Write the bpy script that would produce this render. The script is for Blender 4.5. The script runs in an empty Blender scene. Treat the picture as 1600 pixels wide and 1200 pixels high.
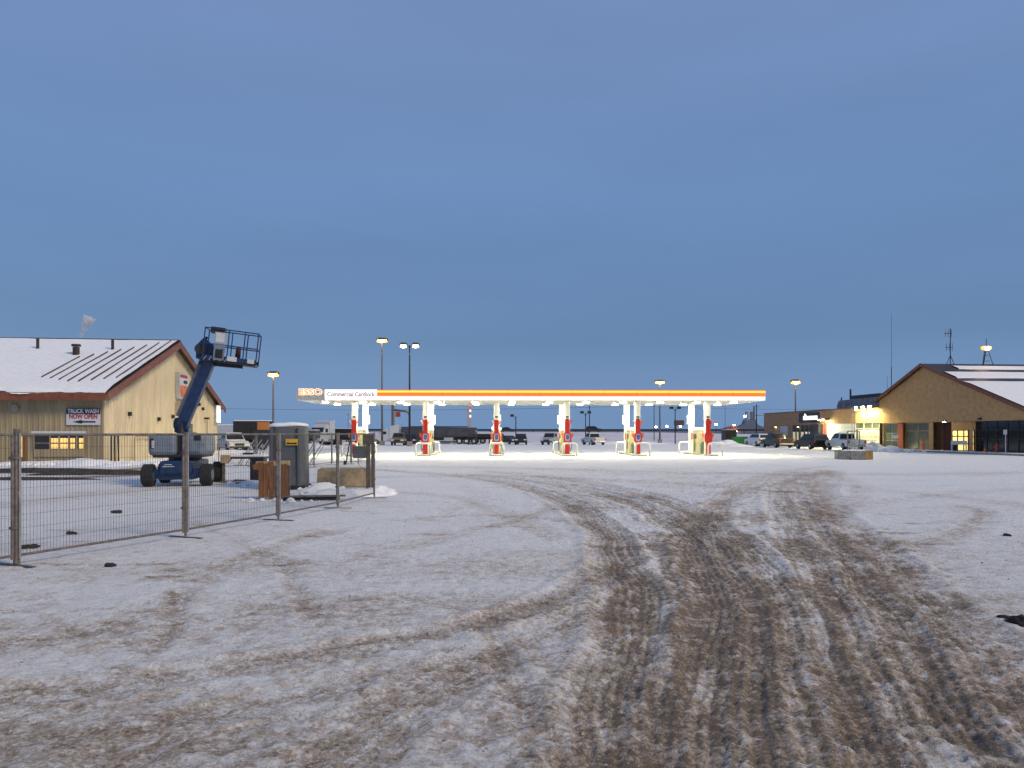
import bpy, bmesh, math, random
import numpy as np
from mathutils import Vector, Matrix
random.seed(7); rng = np.random.default_rng(7)
scn = bpy.context.scene
col = scn.collection

# ------------------------------------------------------------------ camera, sky, sun, exposure
FPX, HZ, HC = 1164.0, 677.0, 1.8          # focal length in photo pixels, horizon row, eye height
cam = bpy.data.cameras.new('camera'); camo = bpy.data.objects.new('camera', cam); col.objects.link(camo)
cam.sensor_width = 36; cam.lens = 36 * FPX / 1600; cam.shift_y = 77 / 1600
cam.clip_start = 0.1; cam.clip_end = 9000
camo.location = (0, 0, HC); camo.rotation_euler = (math.radians(90), 0, 0)
scn.camera = camo

SUN_EL, SUN_AZ = 36.0, 122.0               # azimuth clockwise from +Y (north): from the right, a little behind
wld = bpy.data.worlds.new('World'); scn.world = wld; wld.use_nodes = True
nt = wld.node_tree; nt.nodes.clear()
def wn(t, **k):
    n = nt.nodes.new(t)
    for a, b in k.items(): setattr(n, a, b)
    return n
sky = wn('ShaderNodeTexSky', sky_type='NISHITA', sun_disc=False)
sky.sun_elevation = math.radians(SUN_EL); sky.sun_rotation = math.radians(SUN_AZ); sky.air_density = 1.2; sky.dust_density = 2.0
tc = wn('ShaderNodeTexCoord'); sep = wn('ShaderNodeSeparateXYZ'); nt.links.new(tc.outputs['Generated'], sep.inputs[0])
ramp = wn('ShaderNodeValToRGB'); nt.links.new(sep.outputs['Z'], ramp.inputs[0])
cr = ramp.color_ramp
stops = [(0.0, (.165, .295, .52)), (0.05, (.152, .274, .50)), (0.12, (.116, .218, .415)), (0.19, (.124, .232, .445)), (0.30, (.142, .256, .490)), (0.48, (.168, .262, .490)), (1.0, (.18, .27, .485))]
cr.elements[0].position = 0; cr.elements[0].color = (*stops[0][1], 1)
cr.elements[1].position = 1; cr.elements[1].color = (*stops[-1][1], 1)
for p, c in stops[1:-1]:
    e = cr.elements.new(p); e.color = (*c, 1)
mp = wn('ShaderNodeMapping'); mp.inputs['Scale'].default_value = (1.2, 1.2, 6.0); nt.links.new(tc.outputs['Generated'], mp.inputs[0])
nz = wn('ShaderNodeTexNoise'); nz.inputs['Scale'].default_value = 1.5; nz.inputs['Detail'].default_value = 5; nt.links.new(mp.outputs[0], nz.inputs['Vector'])
mr = wn('ShaderNodeMapRange'); mr.inputs['From Min'].default_value = .3; mr.inputs['From Max'].default_value = .7; mr.inputs['To Min'].default_value = .95; mr.inputs['To Max'].default_value = 1.06
nt.links.new(nz.outputs['Fac'], mr.inputs[0])
mul = wn('ShaderNodeMix', data_type='RGBA', blend_type='MULTIPLY'); mul.inputs['Factor'].default_value = 1
nt.links.new(ramp.outputs[0], mul.inputs[6]); nt.links.new(mr.outputs[0], mul.inputs[7])
sc_ = wn('ShaderNodeMix', data_type='RGBA', blend_type='MULTIPLY'); sc_.inputs['Factor'].default_value = 1; sc_.inputs[7].default_value = (.012, .012, .012, 1)
nt.links.new(sky.outputs[0], sc_.inputs[6])
add = wn('ShaderNodeMix', data_type='RGBA', blend_type='ADD'); add.inputs['Factor'].default_value = 1
nt.links.new(mul.outputs[2], add.inputs[6]); nt.links.new(sc_.outputs[2], add.inputs[7])
bg = wn('ShaderNodeBackground'); bg.inputs['Strength'].default_value = 0.81
nt.links.new(add.outputs[2], bg.inputs[0])
wo = wn('ShaderNodeOutputWorld'); nt.links.new(bg.outputs[0], wo.inputs[0])

sl = bpy.data.lights.new('sun', 'SUN'); sl.energy = 2.0; sl.angle = math.radians(16); sl.color = (1.0, .83, .60)
so = bpy.data.objects.new('sun', sl); col.objects.link(so)
az = math.radians(SUN_AZ); el = math.radians(SUN_EL)
sd = Vector((math.sin(az) * math.cos(el), math.cos(az) * math.cos(el), math.sin(el)))
so.rotation_euler = sd.to_track_quat('Z', 'Y').to_euler(); so.location = (30, -20, 30)

scn.view_settings.view_transform = 'Standard'; scn.view_settings.look = 'None'
scn.view_settings.exposure = 0.18; scn.view_settings.gamma = 1; scn.view_settings.use_curve_mapping = False
scn.render.engine = 'CYCLES'
scn.cycles.use_denoising = True
try: scn.cycles.denoiser = 'OPENIMAGEDENOISE'
except Exception: pass
scn.cycles.denoising_prefilter = 'NONE'
scn.cycles.sample_clamp_indirect = 8
scn.cycles.max_bounces = 6; scn.cycles.volume_bounces = 4

# ------------------------------------------------------------------ helpers
def XW(px, Y): return (px - 800) / FPX * Y
def ZW(py, Y): return HC + (HZ - py) / FPX * Y
def DG(py): return HC * FPX / (py - HZ)                 # distance of a ground point
def GP(px, py): d = DG(py); return (XW(px, d), d)

def mat(name, c, rough=.6, metal=0., var=.12, scale=6., bump=0., emit=None, es=0., alpha=1., c2=None, stretch=None, trans=0.):
    m = bpy.data.materials.new(name); m.use_nodes = True
    n = m.node_tree.nodes; L = m.node_tree.links; b = n['Principled BSDF']
    b.inputs['Roughness'].default_value = rough; b.inputs['Metallic'].default_value = metal
    t = n.new('ShaderNodeTexCoord'); no = n.new('ShaderNodeTexNoise'); no.inputs['Scale'].default_value = scale; no.inputs['Detail'].default_value = 6; no.inputs['Roughness'].default_value = .65
    if stretch:
        mpn = n.new('ShaderNodeMapping'); mpn.inputs['Scale'].default_value = stretch; L.new(t.outputs['Object'], mpn.inputs[0]); L.new(mpn.outputs[0], no.inputs['Vector'])
    else: L.new(t.outputs['Object'], no.inputs['Vector'])
    r = n.new('ShaderNodeValToRGB'); a = r.color_ramp
    lo = tuple(max(0, x * (1 - 1.6 * var)) for x in c); hi = tuple(min(1, x * (1 + var)) for x in c)
    if c2: lo = c2; hi = c
    a.elements[0].position = .33; a.elements[0].color = (*lo, 1); a.elements[1].position = .66; a.elements[1].color = (*hi, 1)
    L.new(no.outputs['Fac'], r.inputs[0]); L.new(r.outputs[0], b.inputs['Base Color'])
    if bump:
        bm_ = n.new('ShaderNodeBump'); bm_.inputs['Strength'].default_value = bump; bm_.inputs['Distance'].default_value = .02
        L.new(no.outputs['Fac'], bm_.inputs['Height']); L.new(bm_.outputs[0], b.inputs['Normal'])
    if emit:
        b.inputs['Emission Color'].default_value = (*emit, 1); b.inputs['Emission Strength'].default_value = es
    if trans: b.inputs['Transmission Weight'].default_value = trans
    return m

M = {}
M['steel'] = mat('galvanised_steel', (.36, .37, .38), .45, .7, .2, 9)
M['rusty_steel'] = mat('weathered_tube', (.18, .155, .14), .6, .3, .3, 12)
M['dark'] = mat('dark_metal', (.03, .03, .035), .5, .3, .2, 8)
M['black'] = mat('black_plastic', (.015, .015, .017), .45)
M['rubber'] = mat('tyre_rubber', (.018, .018, .018), .85, 0, .3, 14, .3)
M['blue'] = mat('lift_blue_paint', (.010, .036, .108), .45, .1, .25, 5)
M['greycover'] = mat('lift_grey_cover', (.17, .20, .25), .5, 0, .12, 4)
M['white'] = mat('white_paint', (.78, .78, .76), .45, 0, .06, 4)
M['cream'] = mat('cream_column_paint', (.76, .75, .68), .45, 0, .05, 4)
M['red'] = mat('red_panel', (.55, .025, .012), .4, 0, .06, 4)
M['redpaint'] = mat('dull_red_paint', (.33, .06, .03), .55, 0, .15, 5)
M['orange'] = mat('orange_plastic', (.70, .13, .03), .5)
M['yellow'] = mat('yellow_sticker', (.75, .45, .02), .5)
M['snow'] = mat('snow_cover', (.82, .82, .83), .75, 0, .05, 3, .3)
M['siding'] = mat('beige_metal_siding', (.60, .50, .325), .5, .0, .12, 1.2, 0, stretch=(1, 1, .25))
M['siding_shaded'] = mat('beige_siding_shaded', (.33, .27, .165), .55, .0, .14, 1.2, 0, stretch=(1, 1, .2))  # siding colour darkened to paint in the front wall's shade
M['trim'] = mat('red_brown_trim', (.19, .062, .03), .5, 0, .2, 3)
M['roofmetal'] = mat('dark_roof_metal', (.045, .03, .028), .5, .2, .2, 3)
M['stucco'] = mat('tan_stucco', (.47, .29, .13), .85, 0, .14, 2.2, .5)
M['brick'] = mat('brown_stucco', (.40, .23, .13), .85, 0, .16, 2.5, .4)
M['pillar'] = mat('tan_pillar', (.52, .32, .14), .8, 0, .1, 3)
M['glass'] = mat('dark_glass', (.02, .025, .03), .08, 0, .2, 1)
M['litwin'] = mat('lit_window', (.7, .5, .2), .4, 0, .3, 1.6, 0, (1.0, .58, .15), .75)
M['litdoor'] = mat('lit_door_glass', (.8, .6, .25), .4, 0, .2, 2.5, 0, (1.0, .68, .22), 1.25)
M['conc'] = mat('concrete', (.47, .36, .22), .85, 0, .25, 3, .5)
M['concg'] = mat('grey_concrete', (.26, .25, .22), .85, 0, .25, 4, .5)
M['wood'] = mat('stained_timber', (.27, .115, .036), .75, 0, .3, 3, .3, c2=(.10, .04, .015), stretch=(6, 6, .6))
M['woodl'] = mat('pale_timber', (.46, .34, .19), .75, 0, .2, 5, .2)
M['woodg'] = mat('weathered_timber', (.14, .11, .09), .85, 0, .3, 6, .4)
M['tank'] = mat('grey_fibreglass', (.105, .11, .12), .5, 0, .12, 3)
M['dirtlump'] = mat('dark_mud', (.035, .028, .022), .9, 0, .4, 12, .8)
M['clod'] = mat('icy_clod', (.38, .33, .29), .8, 0, .3, 20, .6)
M['chrome'] = mat('bright_metal', (.6, .6, .6), .25, .9)
M['tail'] = mat('tail_lamp', (.45, .02, .02), .3)
M['headl'] = mat('head_lamp', (.8, .8, .75), .2)
M['headlit'] = mat('lit_head_lamp', (.9, .9, .8), .2, emit=(1, .92, .7), es=10)
M['green'] = mat('green_bin', (.04, .30, .05), .55, 0, .2, 3)
M['sodium'] = mat('sodium_halo_bowl', (1, .6, .2), .4, emit=(1.0, .36, .05), es=3.0)  # orange glow of the oversized bowl, standing in for the lamp's halo
M['sodium_core'] = mat('sodium_bulb', (1, .7, .3), .4, emit=(1.0, .62, .22), es=40)
M['halide'] = mat('halide_halo_bowl', (1, .9, .7), .4, emit=(1.0, .80, .42), es=1.5)  # pale glow of the bowl, the halo round the white bulbs
M['halide_core'] = mat('halide_bulb', (1, .9, .7), .4, emit=(1.0, .90, .66), es=40)
M['led'] = mat('canopy_led', (1, 1, .9), .4, emit=(1.0, .95, .64), es=450)
M['flood'] = mat('flood_lamp', (1, 1, .8), .4, emit=(1.0, .84, .36), es=1100)
M['floodw'] = mat('door_lamp', (1, 1, .8), .4, emit=(1.0, .90, .52), es=420)
M['sconce'] = mat('sconce_lamp', (1, .9, .5), .4, emit=(1.0, .75, .32), es=22)
M['stripe_y'] = mat('lit_yellow_stripe', (.9, .6, .1), .4, var=.02, emit=(1.0, .50, .07), es=1.0)
M['stripe_o'] = mat('lit_orange_stripe', (.8, .16, .02), .4, var=.02, emit=(1.0, .12, .012), es=.95)
M['stripe_r'] = mat('lit_red_edge', (.6, .06, .02), .4, var=.02, emit=(.75, .09, .02), es=.7)
M['litwhite'] = mat('backlit_white', (.9, .9, .9), .4, var=.01, emit=(1, 1, 1), es=.75)
M['litlow'] = mat('backlit_white_band', (.85, .85, .83), .4, var=.02, emit=(1, .99, .94), es=.42)
M['signgrey'] = mat('sign_grey', (.40, .42, .42), .5)
M['halo'] = mat('backlit_letter_edge', (.9, .7, .5), .4, emit=(1.0, .80, .55), es=.85)
M['letter_r'] = mat('lit_red_letter', (.7, .1, .05), .4, emit=(.9, .14, .05), es=.55)
M['letter_g'] = mat('grey_red_letter', (.40, .25, .24), .5)
M['navy'] = mat('navy_sign', (.015, .018, .05), .5)
M['signred'] = mat('red_lettering', (.35, .02, .04), .5)
M['offwhite'] = mat('off_white_sign', (.55, .55, .58), .5, 0, .05)
M['badge'] = mat('blue_badge', (.10, .12, .45), .4)
M['gold'] = mat('gold_paint', (.20, .15, .07), .4, .4)
M['mutedtan'] = mat('yellow_lettering', (.62, .50, .12), .6)

class MB:
    def __init__(s): s.v = []; s.f = []
    def add(s, vs, fs):
        o = len(s.v); s.v += [tuple(p) for p in vs]; s.f += [tuple(i + o for i in f) for f in fs]; return s
    def box(s, x0, x1, y0, y1, z0, z1, mtx=None):
        vs = [Vector((x, y, z)) for z in (z0, z1) for y in (y0, y1) for x in (x0, x1)]
        if mtx is not None: vs = [mtx @ p for p in vs]
        return s.add(vs, [(0, 2, 3, 1), (4, 5, 7, 6), (0, 1, 5, 4), (2, 6, 7, 3), (0, 4, 6, 2), (1, 3, 7, 5)])
    def beam(s, a, b, w, h=None, up=(0, 0, 1)):
        a = Vector(a); b = Vector(b); h = h or w; d = (b - a).normalized(); u = Vector(up)
        if abs(d.dot(u)) > .98: u = Vector((0, 1, 0))
        r = d.cross(u).normalized(); u = r.cross(d)
        vs = [p + r * (sx * w / 2) + u * (sz * h / 2) for p in (a, b) for sx, sz in ((-1, -1), (1, -1), (1, 1), (-1, 1))]
        return s.add(vs, [(3, 2, 1, 0), (4, 5, 6, 7), (0, 1, 5, 4), (1, 2, 6, 5), (2, 3, 7, 6), (3, 0, 4, 7)])
    def tube(s, pts, r, n=8, r2=None):
        pts = [Vector(p) for p in pts]; N = len(pts); o = len(s.v)
        for i, p in enumerate(pts):
            d = (pts[min(i + 1, N - 1)] - pts[max(i - 1, 0)]).normalized()
            u = Vector((0, 0, 1)) if abs(d.z) < .95 else Vector((0, 1, 0))
            a = d.cross(u).normalized(); b = a.cross(d)
            rr = r if r2 is None else r + (r2 - r) * i / (N - 1)
            for k in range(n):
                t = 2 * math.pi * k / n; s.v.append(tuple(p + a * (rr * math.cos(t)) + b * (rr * math.sin(t))))
        for i in range(N - 1):
            for k in range(n):
                k2 = (k + 1) % n; s.f.append((o + i * n + k, o + i * n + k2, o + (i + 1) * n + k2, o + (i + 1) * n + k))
        s.f.append(tuple(o + k for k in range(n - 1, -1, -1))); s.f.append(tuple(o + (N - 1) * n + k for k in range(n)))
        return s
    def prism(s, prof, y0, y1, y0b=None, y1b=None, top=None):
        """profile in x,z extruded along y"""
        n = len(prof)
        vs = [(x, y0, z) for x, z in prof] + [(x, y1, z) for x, z in prof]
        s.add(vs, [tuple(range(n)), tuple(range(2 * n - 1, n - 1, -1))] + [(i, (i + 1) % n + 0, (i + 1) % n + n, i + n)[::-1] for i in range(n)])
        return s
    def build(s, name, m, parent=None, smooth=False, bevel=0.):
        me = bpy.data.meshes.new(name); me.from_pydata(s.v, [], s.f); me.update()
        bmx = bmesh.new(); bmx.from_mesh(me); bmesh.ops.recalc_face_normals(bmx, faces=bmx.faces); bmx.to_mesh(me); bmx.free()
        me.materials.append(M[m] if isinstance(m, str) else m)
        if smooth:
            for p in me.polygons: p.use_smooth = True
        o = bpy.data.objects.new(name, me); col.objects.link(o)
        if parent: o.parent = parent
        if bevel:
            bv = o.modifiers.new('bevel', 'BEVEL'); bv.width = bevel; bv.segments = 2; bv.limit_method = 'ANGLE'
        return o

def tag(o, label=None, cat=None, group=None, kind=None):
    if label: o['label'] = label
    if cat: o['category'] = cat
    if group: o['group'] = group
    if kind: o['kind'] = kind
    return o
def thing(name, label, cat, loc=(0, 0, 0), rz=0., group=None):
    o = bpy.data.objects.new(name, None); col.objects.link(o); o.location = loc; o.rotation_euler = (0, 0, rz); o.empty_display_size = .3
    return tag(o, label, cat, group)
def bx(name, m, parent, x0, x1, y0, y1, z0, z1, bevel=0.): return MB().box(x0, x1, y0, y1, z0, z1).build(name, m, parent, bevel=bevel)
def text(name, s, size, m, parent, loc, rot, depth=.004, sx=1., bold=0., align='CENTER'):
    c = bpy.data.curves.new(name, 'FONT'); c.body = s; c.size = size; c.extrude = depth; c.offset = bold; c.align_x = align; c.align_y = 'CENTER'
    o = bpy.data.objects.new(name, c); col.objects.link(o)
    bpy.context.view_layer.update()
    me = bpy.data.meshes.new_from_object(o.evaluated_get(bpy.context.evaluated_depsgraph_get()))
    bpy.data.objects.remove(o); me.materials.clear(); me.materials.append(M[m])
    o = bpy.data.objects.new(name, me); col.objects.link(o); o.parent = parent; o.location = loc; o.rotation_euler = rot; o.scale = (sx, 1, 1)
    return o

# ------------------------------------------------------------------ value noise in numpy
TAB = rng.random((256, 256)).astype(np.float32)
def vnoise(x, y, seed=0):
    x = x + seed * 17.31; y = y + seed * 9.77
    xi = np.floor(x).astype(np.int64); yi = np.floor(y).astype(np.int64)
    fx = (x - xi).astype(np.float32); fy = (y - yi).astype(np.float32)
    fx = fx * fx * (3 - 2 * fx); fy = fy * fy * (3 - 2 * fy)
    a = TAB[xi & 255, yi & 255]; b = TAB[(xi + 1) & 255, yi & 255]; c = TAB[xi & 255, (yi + 1) & 255]; d = TAB[(xi + 1) & 255, (yi + 1) & 255]
    return a + (b - a) * fx + (c - a) * fy + (a - b - c + d) * fx * fy
def fbm(x, y, oct=4, seed=0, g=.5):
    s = 0; w = 1; t = 0
    for i in range(oct): s = s + w * vnoise(x * 2 ** i, y * 2 ** i, seed + i * 3); t += w; w *= g
    return s / t
def sstep(a, b, x): t = np.clip((x - a) / (b - a), 0, 1); return t * t * (3 - 2 * t)

# ------------------------------------------------------------------ ground: one sheet, snow with dirty tracks
def axis(fine0, fine1, h, g, far):
    out = list(np.arange(fine0, fine1, h)); 
    x = out[-1]; st = h
    while x < far: st = max(h, min(st * 1.02, g * abs(x) if g * abs(x) > h else st * 1.02)) if x < 140 else st * 1.25; x += st; out.append(x)
    return out
ys = [3.4]
while ys[-1] < 140: ys.append(ys[-1] + max(.02, .0062 * ys[-1]))
st = 1.
while ys[-1] < 4200: st *= 1.3; ys.append(ys[-1] + st)
yb = [3.4]; st = .05
while yb[-1] > -200: st *= 1.35; yb.append(yb[-1] - st)
ys = np.array(yb[::-1][:-1] + ys)
xs = list(np.arange(0, 4.2, .021)); 
while xs[-1] < 75: xs.append(xs[-1] + .0062 * xs[-1])
st = 1.
while xs[-1] < 4200: st *= 1.3; xs.append(xs[-1] + st)
xs = np.array([-x for x in xs[:0:-1]] + xs)
GX, GY = np.meshgrid(xs, ys); SH = GX.shape
gx = GX.ravel(); gy = GY.ravel()
near = (np.abs(gx) < 90) & (gy > 2) & (gy < 130)
x = gx[near]; y = gy[near]
fade = np.clip(1 - (y - 25) / 80, .15, 1)

tracks = [   # photo-read control points on the ground, half width (m), dirt strength, rut depth
    ([(945, 1230), (975, 1000), (972, 900), (935, 822), (865, 776), (785, 753), (690, 741), (590, 733)], .34, .60, .036),
    ([(1105, 1230), (1130, 1000), (1118, 900), (1060, 822), (965, 778), (860, 755), (740, 741)], .36, .52, .036),
    ([(1300, 1230), (1240, 1000), (1170, 870), (1080, 800), (985, 768), (890, 750), (760, 736)], .36, .45, .030),
    ([(1620, 1150), (1470, 980), (1350, 860), (1290, 800), (1275, 765), (1292, 735)], .45, .50, .030),
    ([(1480, 1230), (1400, 1050), (1290, 880), (1235, 800), (1225, 765), (1250, 738)], .42, .42, .030),
    ([(1100, 900), (1115, 800), (1165, 757), (1225, 737), (1290, 728)], .40, .30, .010),
    ([(1060, 850), (1130, 782), (1220, 752), (1300, 735)], .30, .25, .010),
    ([(-40, 1090), (300, 1048), (600, 1000), (720, 978), (870, 930), (960, 880)], .26, .46, .024),
    ([(440, 1230), (560, 1140), (640, 1090), (760, 1030), (900, 960)], .30, .34, .022),
    ([(-40, 1010), (180, 975), (290, 925), (330, 895), (440, 850), (520, 830)], .30, .22, .008),
    ([(560, 870), (700, 835), (800, 815), (870, 790)], .30, .24, .008),
    ([(700, 800), (740, 770), (700, 750)], .3, .12, .006),
    ([(1395, 858), (1470, 838), (1530, 815), (1535, 800), (1500, 790)], .28, .34, .010),
    ([(1290, 735), (1340, 760), (1325, 785), (1290, 810)], .3, .22, .008),
    ([(-60, 738), (60, 737.5), (150, 735.5), (240, 731)], .62, 2.6, .03),
    ([(-60, 749), (80, 746), (200, 742), (260, 737)], .60, 2.2, .02),
    ([(0, 790), (160, 770), (280, 758)], .8, .22, .005),
    ([(600, 728), (800, 731), (1000, 736), (1300, 741), (1620, 738)], .9, .30, .004),
    ([(560, 746), (760, 743), (950, 750), (1150, 760)], .6, .26, .006),
    ([(590, 765), (700, 775), (780, 800), (860, 840)], .35, .22, .008),
    ([(1310, 758), (1450, 772), (1620, 792)], .5, .22, .006),
    ([(620, 812), (740, 803), (880, 812), (960, 840)], .25, .22, .008),
    ([(1330, 790), (1480, 770), (1620, 762)], .4, .20, .006),
    ([(300, 815), (420, 870), (500, 960)], .16, .20, .010),
    ([(760, 960), (790, 1040), (830, 1150), (850, 1230)], .13, .22, .014),
    ([(280, 925), (270, 965), (240, 1010)], .13, .36, .014),
    ([(100, 1230), (260, 1130), (420, 1085), (640, 1040)], .22, .24, .014),
]
dirt = np.zeros_like(x); rut = np.zeros_like(x); streak_u = np.zeros_like(x); streak_s = np.zeros_like(x); best = np.full_like(x, 1e9)
wx = x + .25 * (fbm(x * .8, y * .8, 3, 31) - .5); wy = y + .25 * (fbm(x * .8, y * .8, 3, 41) - .5)
for ti, (pts, hw, stg, rd) in enumerate(tracks):
    P = np.array([GP(*p) for p in pts]); 
    # densify (Catmull-Rom)
    Q = []
    for i in range(len(P) - 1):
        p0 = P[max(i - 1, 0)]; p1 = P[i]; p2 = P[i + 1]; p3 = P[min(i + 2, len(P) - 1)]
        for t in np.linspace(0, 1, 6, endpoint=False):
            Q.append(.5 * (2 * p1 + (p2 - p0) * t + (2 * p0 - 5 * p1 + 4 * p2 - p3) * t * t + (3 * p1 - p0 - 3 * p2 + p3) * t ** 3))
    Q.append(P[-1]); Q = np.array(Q)
    lo = Q.min(0) - 3; hi = Q.max(0) + 3
    sel = np.where((x > lo[0]) & (x < hi[0]) & (y > lo[1]) & (y < hi[1]))[0]
    if len(sel) == 0: continue
    px, py = wx[sel], wy[sel]; bd = np.full(len(sel), 1e9); bs = np.zeros(len(sel)); bu = np.zeros(len(sel)); s0 = 0
    for a, b in zip(Q[:-1], Q[1:]):
        d = b - a; Ln = np.hypot(*d)
        if Ln < 1e-6: continue
        t = np.clip(((px - a[0]) * d[0] + (py - a[1]) * d[1]) / Ln ** 2, 0, 1)
        ex = px - a[0] - t * d[0]; ey = py - a[1] - t * d[1]; dd = np.hypot(ex, ey)
        k = dd < bd; bd[k] = dd[k]; bs[k] = s0 + t[k] * Ln; bu[k] = ((ex * d[1] - ey * d[0]) / Ln)[k]; s0 += Ln
    hwv = hw * (1 + .02 * np.clip(py - 10, 0, 60))
    pr = np.exp(-(bd / hwv) ** 2 * 1.2)
    patch = .45 + .9 * fbm(bs * .5 + ti * 7, bu * 3, 3, 50 + ti)
    st_ = .55 + .9 * vnoise(bs * .9 + 3 * ti, bu * 13 + 40, 60 + ti)
    dirt[sel] += stg * pr * patch * st_
    inn = np.exp(-(bd / hwv) ** 4)
    tread = (np.cos(bu * 2 * math.pi / .085) > .2) * .35 + (np.sin((bs + np.abs(bu) * .6) * 2 * math.pi / .13) > 0) * .30
    berm = np.exp(-((bd - hwv * 1.25) / .09) ** 2)
    rut[sel] += rd * (-inn * (.55 + tread * (py < 26)) + .8 * berm * (.4 + vnoise(bs * 4, bu * 3, 70 + ti)))
    k = bd < best[sel]; i2 = sel[k]; best[i2] = bd[k]; streak_u[i2] = bu[k]; streak_s[i2] = bs[k]
# wide churned lane
yr = [3.0, 4.0, 6.5, 9.4, 12, 14.7, 20, 28, 36, 44]
lf = [.1, .25, .72, 1.2, 1.6, 1.7, 1.35, .3, 0, 6]
rt = [2.4, 3.3, 4.3, 5.4, 6.2, 6.9, 8.6, 11.6, 15.3, 16]
Lb = np.interp(y, yr, lf); Rb = np.interp(y, yr, rt)
jit = 1.1 * (fbm(x * 1.1, y * .9, 4, 80) - .5)
lane = sstep(-.35, .55, x + jit - Lb) * sstep(-.3, .6, Rb - x + jit) * np.interp(y, [0, 14, 24, 40, 46], [1, 1, .55, .3, 0])
lst = fbm(streak_s * .35, streak_u * 5, 3, 90)
mott = fbm(x * .9, y * .55, 4, 95)
dirt += .78 * lane * np.clip(.02 + 1.5 * (lst - .42) + 1.7 * (mott - .45) + .5 * (fbm(x * 3.1, y * 2.6, 3, 97) - .5), 0, .8)
# general grime, heavier close to the foot of the picture, spots
gr = fbm(x * .55, y * .9, 5, 100)
dirt += np.interp(y, [3, 6, 9, 16, 40, 90], [.36, .31, .21, .11, .07, .05]) * np.clip(gr * 2.1 - .35, 0, 2)
dirt += .55 * sstep(.70, .80, fbm(x * .7, y * 2.2, 4, 120)) * np.interp(y, [3, 20, 60], [.8, .6, .3])
dirt *= np.interp(y, [8, 16, 26, 45, 70], [.98, .85, .62, .5, .6])
fine_tread = np.abs(vnoise(streak_s * .45, streak_u * 17, 98) - .5) * 2
near_tr = np.exp(-(best / .9) ** 2)
dirt += (lane * .9 + .15) * near_tr * .42 * (.45 - fine_tread) * (y < 30)
dirt = np.clip(dirt, 0, .95)
churn = np.clip(lane * .8 + np.interp(y, [3, 8, 14, 30], [.8, .5, .25, .12]), 0, 1)
lump = fbm(x * 8.5, y * 10, 4, 130, .6) - .5
dirt = np.clip(dirt - churn * 1.0 * lump * (dirt > .08), 0, 1)
lump2 = np.abs(fbm(x * 2.2, y * 3.2, 4, 140) - .5)
tread_h = .012 * (fine_tread - .4) * lane * near_tr * (y < 24)
h = tread_h + rut + churn * (.068 * lump - .035 * lump2) * np.clip(1.3 - dirt * .6, .3, 1.3) + .05 * (fbm(x * .25, y * .25, 3, 150) - .5) * fade
h += .012 * (fbm(x * 14, y * 17, 2, 160) - .5) * (y < 16) * churn
h = h * np.clip((52 - y) / 12, .05, 1)
Zg = np.zeros_like(gx); Zg[near] = h - .012
Dg = np.full_like(gx, .06); Dg[near] = dirt
nx, ny = SH[1], SH[0]
idx = np.arange(nx * ny).reshape(ny, nx)
quads = np.stack([idx[:-1, :-1], idx[:-1, 1:], idx[1:, 1:], idx[1:, :-1]], -1).reshape(-1, 4)
me = bpy.data.meshes.new('ground')
me.vertices.add(nx * ny); me.vertices.foreach_set('co', np.stack([gx, gy, Zg], -1).astype(np.float32).ravel())
me.loops.add(len(quads) * 4); me.loops.foreach_set('vertex_index', quads.astype(np.int32).ravel())
me.polygons.add(len(quads)); me.polygons.foreach_set('loop_start', (np.arange(len(quads)) * 4).astype(np.int32)); me.polygons.foreach_set('loop_total', np.full(len(quads), 4, np.int32))
me.polygons.foreach_set('use_smooth', np.ones(len(quads), bool))
me.update(calc_edges=True)
at = me.attributes.new('dirt', 'FLOAT', 'POINT'); at.data.foreach_set('value', Dg.astype(np.float32))
ground = bpy.data.objects.new('ground', me); col.objects.link(ground); tag(ground, 'snow covered gravel lot with brown tyre tracks', kind='structure')
print('ground quads', len(quads))

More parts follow.
